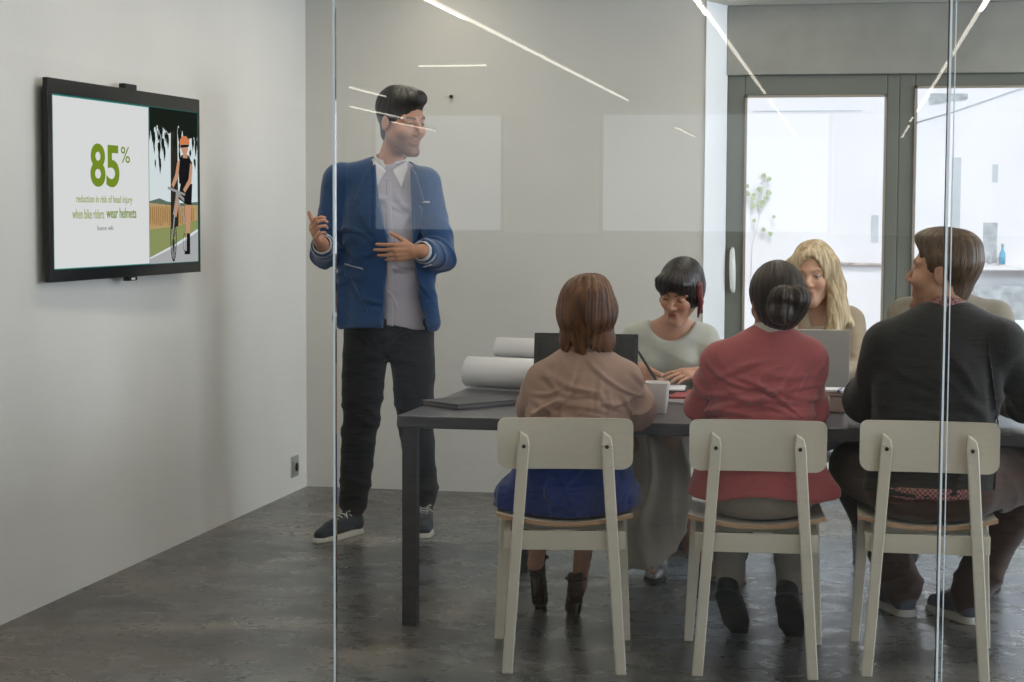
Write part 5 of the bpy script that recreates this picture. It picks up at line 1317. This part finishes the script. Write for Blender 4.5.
# ============ man in grey, mostly hidden behind the man in black
def man_grey():
    HF = head_frame((.378, 7.285, 1.190), 176, -5, 0)
    j = J_(pel=(.390, 7.44, .605), chest=(.392, 7.38, .87), neck=(.385, 7.34, 1.07), HF=HF, shR=(.215, 7.37, 1.02), shL=(.560, 7.37, 1.015),
           elR=(.165, 7.24, .80), elL=(.63, 7.24, .80), wrR=(.28, 7.0, .81), wrL=(.50, 7.0, .81),
           hipR=(.30, 7.40, .588), hipL=(.48, 7.40, .588), knR=(.25, 6.99, .55), knL=(.53, 6.99, .55), anR=(.215, 7.12, .10), anL=(.535, 7.12, .10), toeR=(.215, 6.98, .05), toeL=(.535, 6.98, .05))
    o = person(j, V(0, -1, 0), (192, 150, 126), 'man in a grey-green jacket mostly hidden behind the man in the black sweater', h=.006, s=1.0, girth=1.0, face=dict(brow=(70, 54, 42), lip=(160, 100, 92)),
               handR=dict(curls=(.12, .16, .2, .22)), handL=dict(curls=(.12, .16, .2, .22)))
    jk = cloth('grey_green_jacket_cloth', (128, 122, 108), .85, sheen=.15)
    rows = [(-.05, .190, .130), (.2, .182, .128), (.5, .190, .130), (.74, .180, .112), (.93, .095, .082)]
    ops = [chest_ops(j, rows), shoulders(j, .066, .05)]+sleeves(j, (.072, .067, .060, .050), .92)
    FN = Fr((.385, 7.34, 0), (0, -1, 0)); opn = polyfn([(.055, 1.2), (.045, 1.05), (0, .82), (-.045, 1.05), (-.055, 1.2)], FN, ymin=.02)
    v = grow(ops, .006); full = v.copy(); v.clip(lambda X, Y, Z: -opn(X, Y, Z)); v.cut(limb([j['neck']+V(0, 0, -.03), HF.p(0, -.01, -.03)], [.066, .066]), .005); v.clip(lambda X, Y, Z: .55-Z)
    P, Q = v.mesh(2); N = normals(P, Q); P = lap(P+N*sum(f(P) for f in sleeve_folds(j, .010, 131, 56)+[all_folds(.004, 133, 24)])[:, None], Q, .35); jo = obj_from('jacket', P, Q, jk, o)
    for q in (-1, 1): patch('lapel', full, .009, [(q*.062, 1.08), (q*.10, 1.05), (q*.12, .97), (0, .80), (q*.038, 1.02)], FN, jk, jo, ymin=0)
    garment('shirt', [chest_ops(j, [(.1, .160, .112), (.5, .165, .114), (.74, .150, .095), (.92, .080, .070)])], cloth('white_shirt', (214, 214, 212), .8), o, .006)
    garment('trousers', pants(j, (.100, .090, .070, .062, .060), pel=(.176, .126), hem=1.0), cloth('grey_trousers', (70, 70, 72), .85), o, .007, clips=[lambda X, Y, Z: np.where((np.abs(X-.39) < .25) & (np.abs(Y-7.47) < .25), .472-Z, -1)])
    e = lambda c, r: ell(c, r, HF)
    hair('hair', HF, [(e((0, -.016, .044), (.082, .104, .090)), .01), (e((0, .03, .112), (.060, .065, .03)), .02)], hair_mat('short_brown_hair', (50, 38, 30), (84, 66, 50), .45), o,
         cuts=[(e((0, .126, -.012), (.078, .085, .100)), .01), ([e((q*.088, .006, -.018), (.028, .036, .048)) for q in (-1, 1)], .006)],
         clips=[lambda X, Y, Z: -(HF.loc(X, Y, Z)[2]-(-.06+.55*np.maximum(HF.loc(X, Y, Z)[1]+.01, -.02)))], strand=.0018, clump=.002, n=16, seed=14)
    sh = [cloth('black_leather', (26, 24, 24), .4), principled('black_rubber', srgb(24, 24, 24), .6)]
    shoe(o, (.215, 7.22, 0), (0, -1, 0), .29, sh, 'flat'); shoe(o, (.535, 7.22, 0), (.0, -1, 0), .29, sh, 'flat')
    return o
man_grey()
far_chair((-.715, 7.25, 0), math.pi, 'steel-legged chair under the black-haired woman')
far_chair((-.235, 7.40, 0), math.radians(148), 'steel-legged stool under the blonde woman', True)
far_chair((.39, 7.46, 0), math.pi, 'steel-legged chair under the man in the grey-green jacket')
# ------------------------------------------------------------ things on the table and floor
TZ = .7305
def oriented(loc, rz): return Matrix.Translation(loc) @ Matrix.Rotation(rz, 4, 'Z')
M['paper'] = principled('white_paper', srgb(226, 226, 228), .8, var=.02)
def roll(name, a, b, r, label, grp):
    a = np.asarray(a, float); b = np.asarray(b, float); L = np.linalg.norm(b-a); F = Fr(a, b-a, UP)
    o = empty(name, tuple((a+b)/2-V(0, 0, r)), 0, label, 'paper roll', grp); off = Vector(o.location)
    m = MB(); v = []; f = []; n = 150; turns = 5.2
    for k in range(n+1):
        t = k/n; th = -math.pi/2+2*math.pi*turns*(t-1)+.25; rr_ = r*(.42+.58*t) if t < .995 else r
        for y in (0, L): v.append(F.p(rr_*math.cos(th), y+(.004*math.sin(th*2) if y == 0 else 0)-.012*(1-t)*(1 if y == 0 else -1)*-1, rr_*math.sin(th)*(.97))-np.array(off))
    for k in range(n): f.append((2*k, 2*k+1, 2*k+3, 2*k+2))
    m.add(v, f, True); s = m.build('sheet', M['paper'], o)
    md = s.modifiers.new('thick', 'SOLIDIFY'); md.thickness = .0012
    return o
roll('paper_roll', (-1.480, 6.905, TZ+.068), (-1.005, 6.79, TZ+.068), .066, 'thick white paper roll lying nearest on the table, left of the open black laptop', 'paper rolls')
roll('paper_roll', (-1.380, 6.99, TZ+.160), (-.90, 6.88, TZ+.160), .043, 'white paper roll lying on top behind the thicker roll', 'paper rolls')

M['lap_black'] = principled('black_laptop_shell', srgb(24, 24, 25), .4)
M['lap_screen'] = principled('switched_off_screen', srgb(40, 40, 40), .25, spec=.5)
M['lap_silver'] = principled('silver_laptop_shell', srgb(172, 170, 164), .4, metal=.15)
M['key'] = principled('dark_keys', srgb(34, 34, 36), .6)
def laptop(name, loc, rz, w, d, hgt, tilt, shell, label):
    """base towards -y (its user), lid hinged at the far edge and facing the user"""
    o = empty(name, loc, rz, label, 'laptop')
    MB().box((-w/2, -d, 0), (w/2, 0, .014)).build('base', shell, o, bevel=.004)
    m = MB()
    for r_ in range(5):
        for c in range(13): m.box((-w/2+.02+c*(w-.04)/13, -.03-(r_+1)*.019, .014), (-w/2+.02+(c+.86)*(w-.04)/13, -.03-(r_+.16)*.019, .0165))
    m.build('keyboard', M['key'], o)
    MB().box((-.05, -d+.015, .014), (.05, -d+.08, .0148)).build('trackpad', M['lap_screen'], o)
    T = Matrix.Translation((0, 0, .012)) @ Matrix.Rotation(-tilt, 4, 'X')
    l = MB().box((-w/2, -.004, .0), (w/2, .004, hgt)).build('lid', shell, o, bevel=.0035, M4=T)
    MB().box((-w/2+.014, -.0052, .02), (w/2-.014, -.004, hgt-.016)).build('screen', M['lap_screen'], l, M4=T)
    MB().tube([(-w/2+.04, 0, .010), (w/2-.04, 0, .010)], .007, 10).build('hinge', M['key'], l)
    return o
laptop('laptop', (-.957, 6.520, TZ), math.radians(2), .385, .25, .240, .16, M['lap_black'], 'black laptop open in front of the woman in the beige blouse')
laptop('laptop', (-.170, 6.66, TZ), math.radians(184), .335, .23, .262, .10, M['lap_silver'], 'silver laptop with its back to us in front of the blonde woman')
# closed dark portfolio and phone
M['port'] = principled('charcoal_leather', srgb(52, 51, 53), .5, bump=.3, bscale=200)
pf = empty('portfolio', (-1.345, 6.325, TZ), math.radians(52), 'dark grey closed portfolio lying near the left end of the table', 'folder')
MB().box((-.145, -.105, 0), (.145, .105, .005)).box((-.145, -.105, .014), (.145, .105, .019)).box((-.145, .098, .0), (.145, .105, .019)).build('cover', M['port'], pf, bevel=.002)
MB().box((-.14, -.10, .005), (.14, .097, .014)).build('pages', principled('grey_pages', srgb(110, 108, 106), .9), pf)
ph = empty('phone', (-1.165, 6.43, TZ), math.radians(-24), 'dark phone with a pale shining face beside the portfolio', 'phone')
MB().box((-.036, -.07, 0), (.036, .07, .009)).build('body', M['lap_black'], ph, bevel=.004)
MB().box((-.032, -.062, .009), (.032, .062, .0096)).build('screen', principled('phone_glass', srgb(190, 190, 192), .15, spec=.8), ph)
# square white cup
cup = empty('cup', (-.655, 6.20, TZ), math.radians(8), 'square white tapering cup between the beige blouse and the pink jacket', 'cup')
wc = principled('white_porcelain', srgb(206, 202, 200), .35, coat=.2); m = MB(); v = []; f = []
prof = [(.0, 0), (.029, 0), (.031, .004), (.042, .106), (.0415, .110), (.039, .110), (.036, .100), (.027, .008), (0, .008)]; nn = 40
for r_, z in prof:
    for k in range(nn):
        a = 2*math.pi*k/nn; c, s = math.cos(a), math.sin(a); q = (abs(c)**6+abs(s)**6)**(-1/6); v.append((r_*c*q, r_*s*q, z))
for i in range(len(prof)-1):
    for k in range(nn): f.append((i*nn+k, i*nn+(k+1) % nn, (i+1)*nn+(k+1) % nn, (i+1)*nn+k))
m.add(v, f, True).build('bowl', wc, cup)
MB().box((-.026, -.026, -.0), (.026, .026, .002)).build('foot', wc, cup, bevel=.001)
# notebook stack under the writing hand
orange = principled('orange_cover', srgb(196, 96, 52), .6); blackc = principled('black_cover', srgb(30, 30, 31), .5)
nb = empty('notebook', (-.700, 6.77, TZ), math.radians(6), 'orange notebook under the black writing pad', 'notebook')
MB().box((-.115, -.09, 0), (.115, .09, .003)).box((-.115, -.09, .017), (.115, .09, .020)).build('cover', orange, nb, bevel=.001); MB().box((-.112, -.087, .003), (.112, .087, .017)).build('pages', M['paper'], nb)
wp = empty('writing_pad', (-.715, 6.765, TZ+.0205), math.radians(3), 'black writing pad with white sheet under the writing hand', 'notepad')
MB().box((-.13, -.085, 0), (.11, .10, .012)).build('backing', blackc, wp, bevel=.002); MB().box((-.122, -.078, .012), (.104, .094, .0165)).build('sheet', M['paper'], wp)
pn = empty('pen', (0, 0, 0), 0, 'black pen held by the black-haired woman', 'pen')
tip = V(-.712, 6.768, .7805); top = V(-.800, 6.81, .905); pd = unit(top-tip)
MB().tube([tip, tip+pd*.012, tip+pd*.02, top-pd*.03, top], [.001, .003, .0052, .0055, .004], 10).build('barrel', blackc, pn)
MB().tube([top-pd*.045+V(-.006, 0, .002), top-pd*.004+V(-.006, 0, .002)], .0014, 6).build('clip', M['steel'], pn)
# magazines
red = principled('red_cover', srgb(150, 48, 44), .5); cols = [M['paper'], red, M['paper'], principled('grey_cover', srgb(150, 150, 152), .5)]
for k, (lb, c) in enumerate([('grey magazine at the bottom of the small pile left of the pink sleeve', 3), ('white magazine in the middle of the pile left of the pink sleeve', 0), ('red magazine on top of the pile left of the pink sleeve', 1)]):
    m_ = empty('magazine', (-.535+.012*k, 6.56+.02*k, TZ+.0095*k), math.radians(62+12*k), lb, 'magazine', 'magazines by the pink sleeve')
    MB().box((-.095, -.13, 0), (.095, .13, .0016)).box((-.095, -.13, .0074), (.095, .13, .009)).box((-.0955, -.13, 0), (-.0935, .13, .009)).build('cover', cols[c], m_, bevel=.0005)
    MB().box((-.0935, -.128, .0016), (.093, .128, .0074)).build('pages', M['paper'], m_)
# beige case and papers between the pink jacket and the black sweater
cs = empty('desk_case', (-.085, 6.40, TZ), math.radians(-4), 'small beige case with a pull tab between the pink jacket and black sweater', 'case')
bg = principled('rosy_beige_leather', srgb(176, 156, 146), .55, bump=.2, bscale=240)
MB().box((-.075, -.05, 0), (.075, .05, .058)).build('body', bg, cs, bevel=.008); MB().box((-.077, -.052, .058), (.077, .052, .072)).build('lid', bg, cs, bevel=.005)
MB().box((.012, -.056, .020), (.020, -.050, .060)).build('pull_tab', principled('pale_tab', srgb(206, 200, 194), .5), cs, bevel=.002)
pp = empty('paper_stack', (-.085, 6.405, TZ+.0725), math.radians(-9), 'white papers with a blue clip lying on the beige case', 'papers')
MB().box((-.075, -.055, 0), (.070, .055, .008)).build('sheets', M['paper'], pp); MB().box((.052, -.057, .0), (.060, .02, .010)).build('clip', principled('blue_clip', srgb(70, 82, 140), .4), pp, bevel=.001)
# handbag on the floor beyond the long skirt
bgm = principled('brown_bag_leather', srgb(84, 56, 42), .5, var=.1, bump=.25, bscale=160)
hb = empty('handbag', (-.665, 7.60, 0), math.radians(4), 'brown leather bag on the floor behind the long champagne skirt', 'bag')
MB().hexa([(-.17, -.06, 0), (.19, -.06, 0), (.19, .06, 0), (-.17, .06, 0)], [(-.15, -.03, .20), (.17, -.03, .20), (.17, .03, .20), (-.15, .03, .20)]).build('body', bgm, hb, bevel=.014)
MB().tube([(-.07, 0, .195), (-.06, 0, .27), (.0, 0, .30), (.08, 0, .27), (.09, 0, .195)], .007, 8).build('handle', bgm, hb); MB().box((-.02, -.058, .11), (.04, -.048, .15)).build('clasp', M['steel'], hb, bevel=.003)

# a nail left in the far wall
nl = empty('nail', (-1.996, 8.92, 2.003), 0, 'tiny dark nail head high on the far wall right of the standing man', 'nail')
MB().tube([(0, .0, 0), (0, -.018, .001)], .004, 8).build('shank', M['bolt'], nl); MB().tube([(0, -.016, .001), (0, -.022, .001)], .010, 12).build('head', M['bolt'], nl)
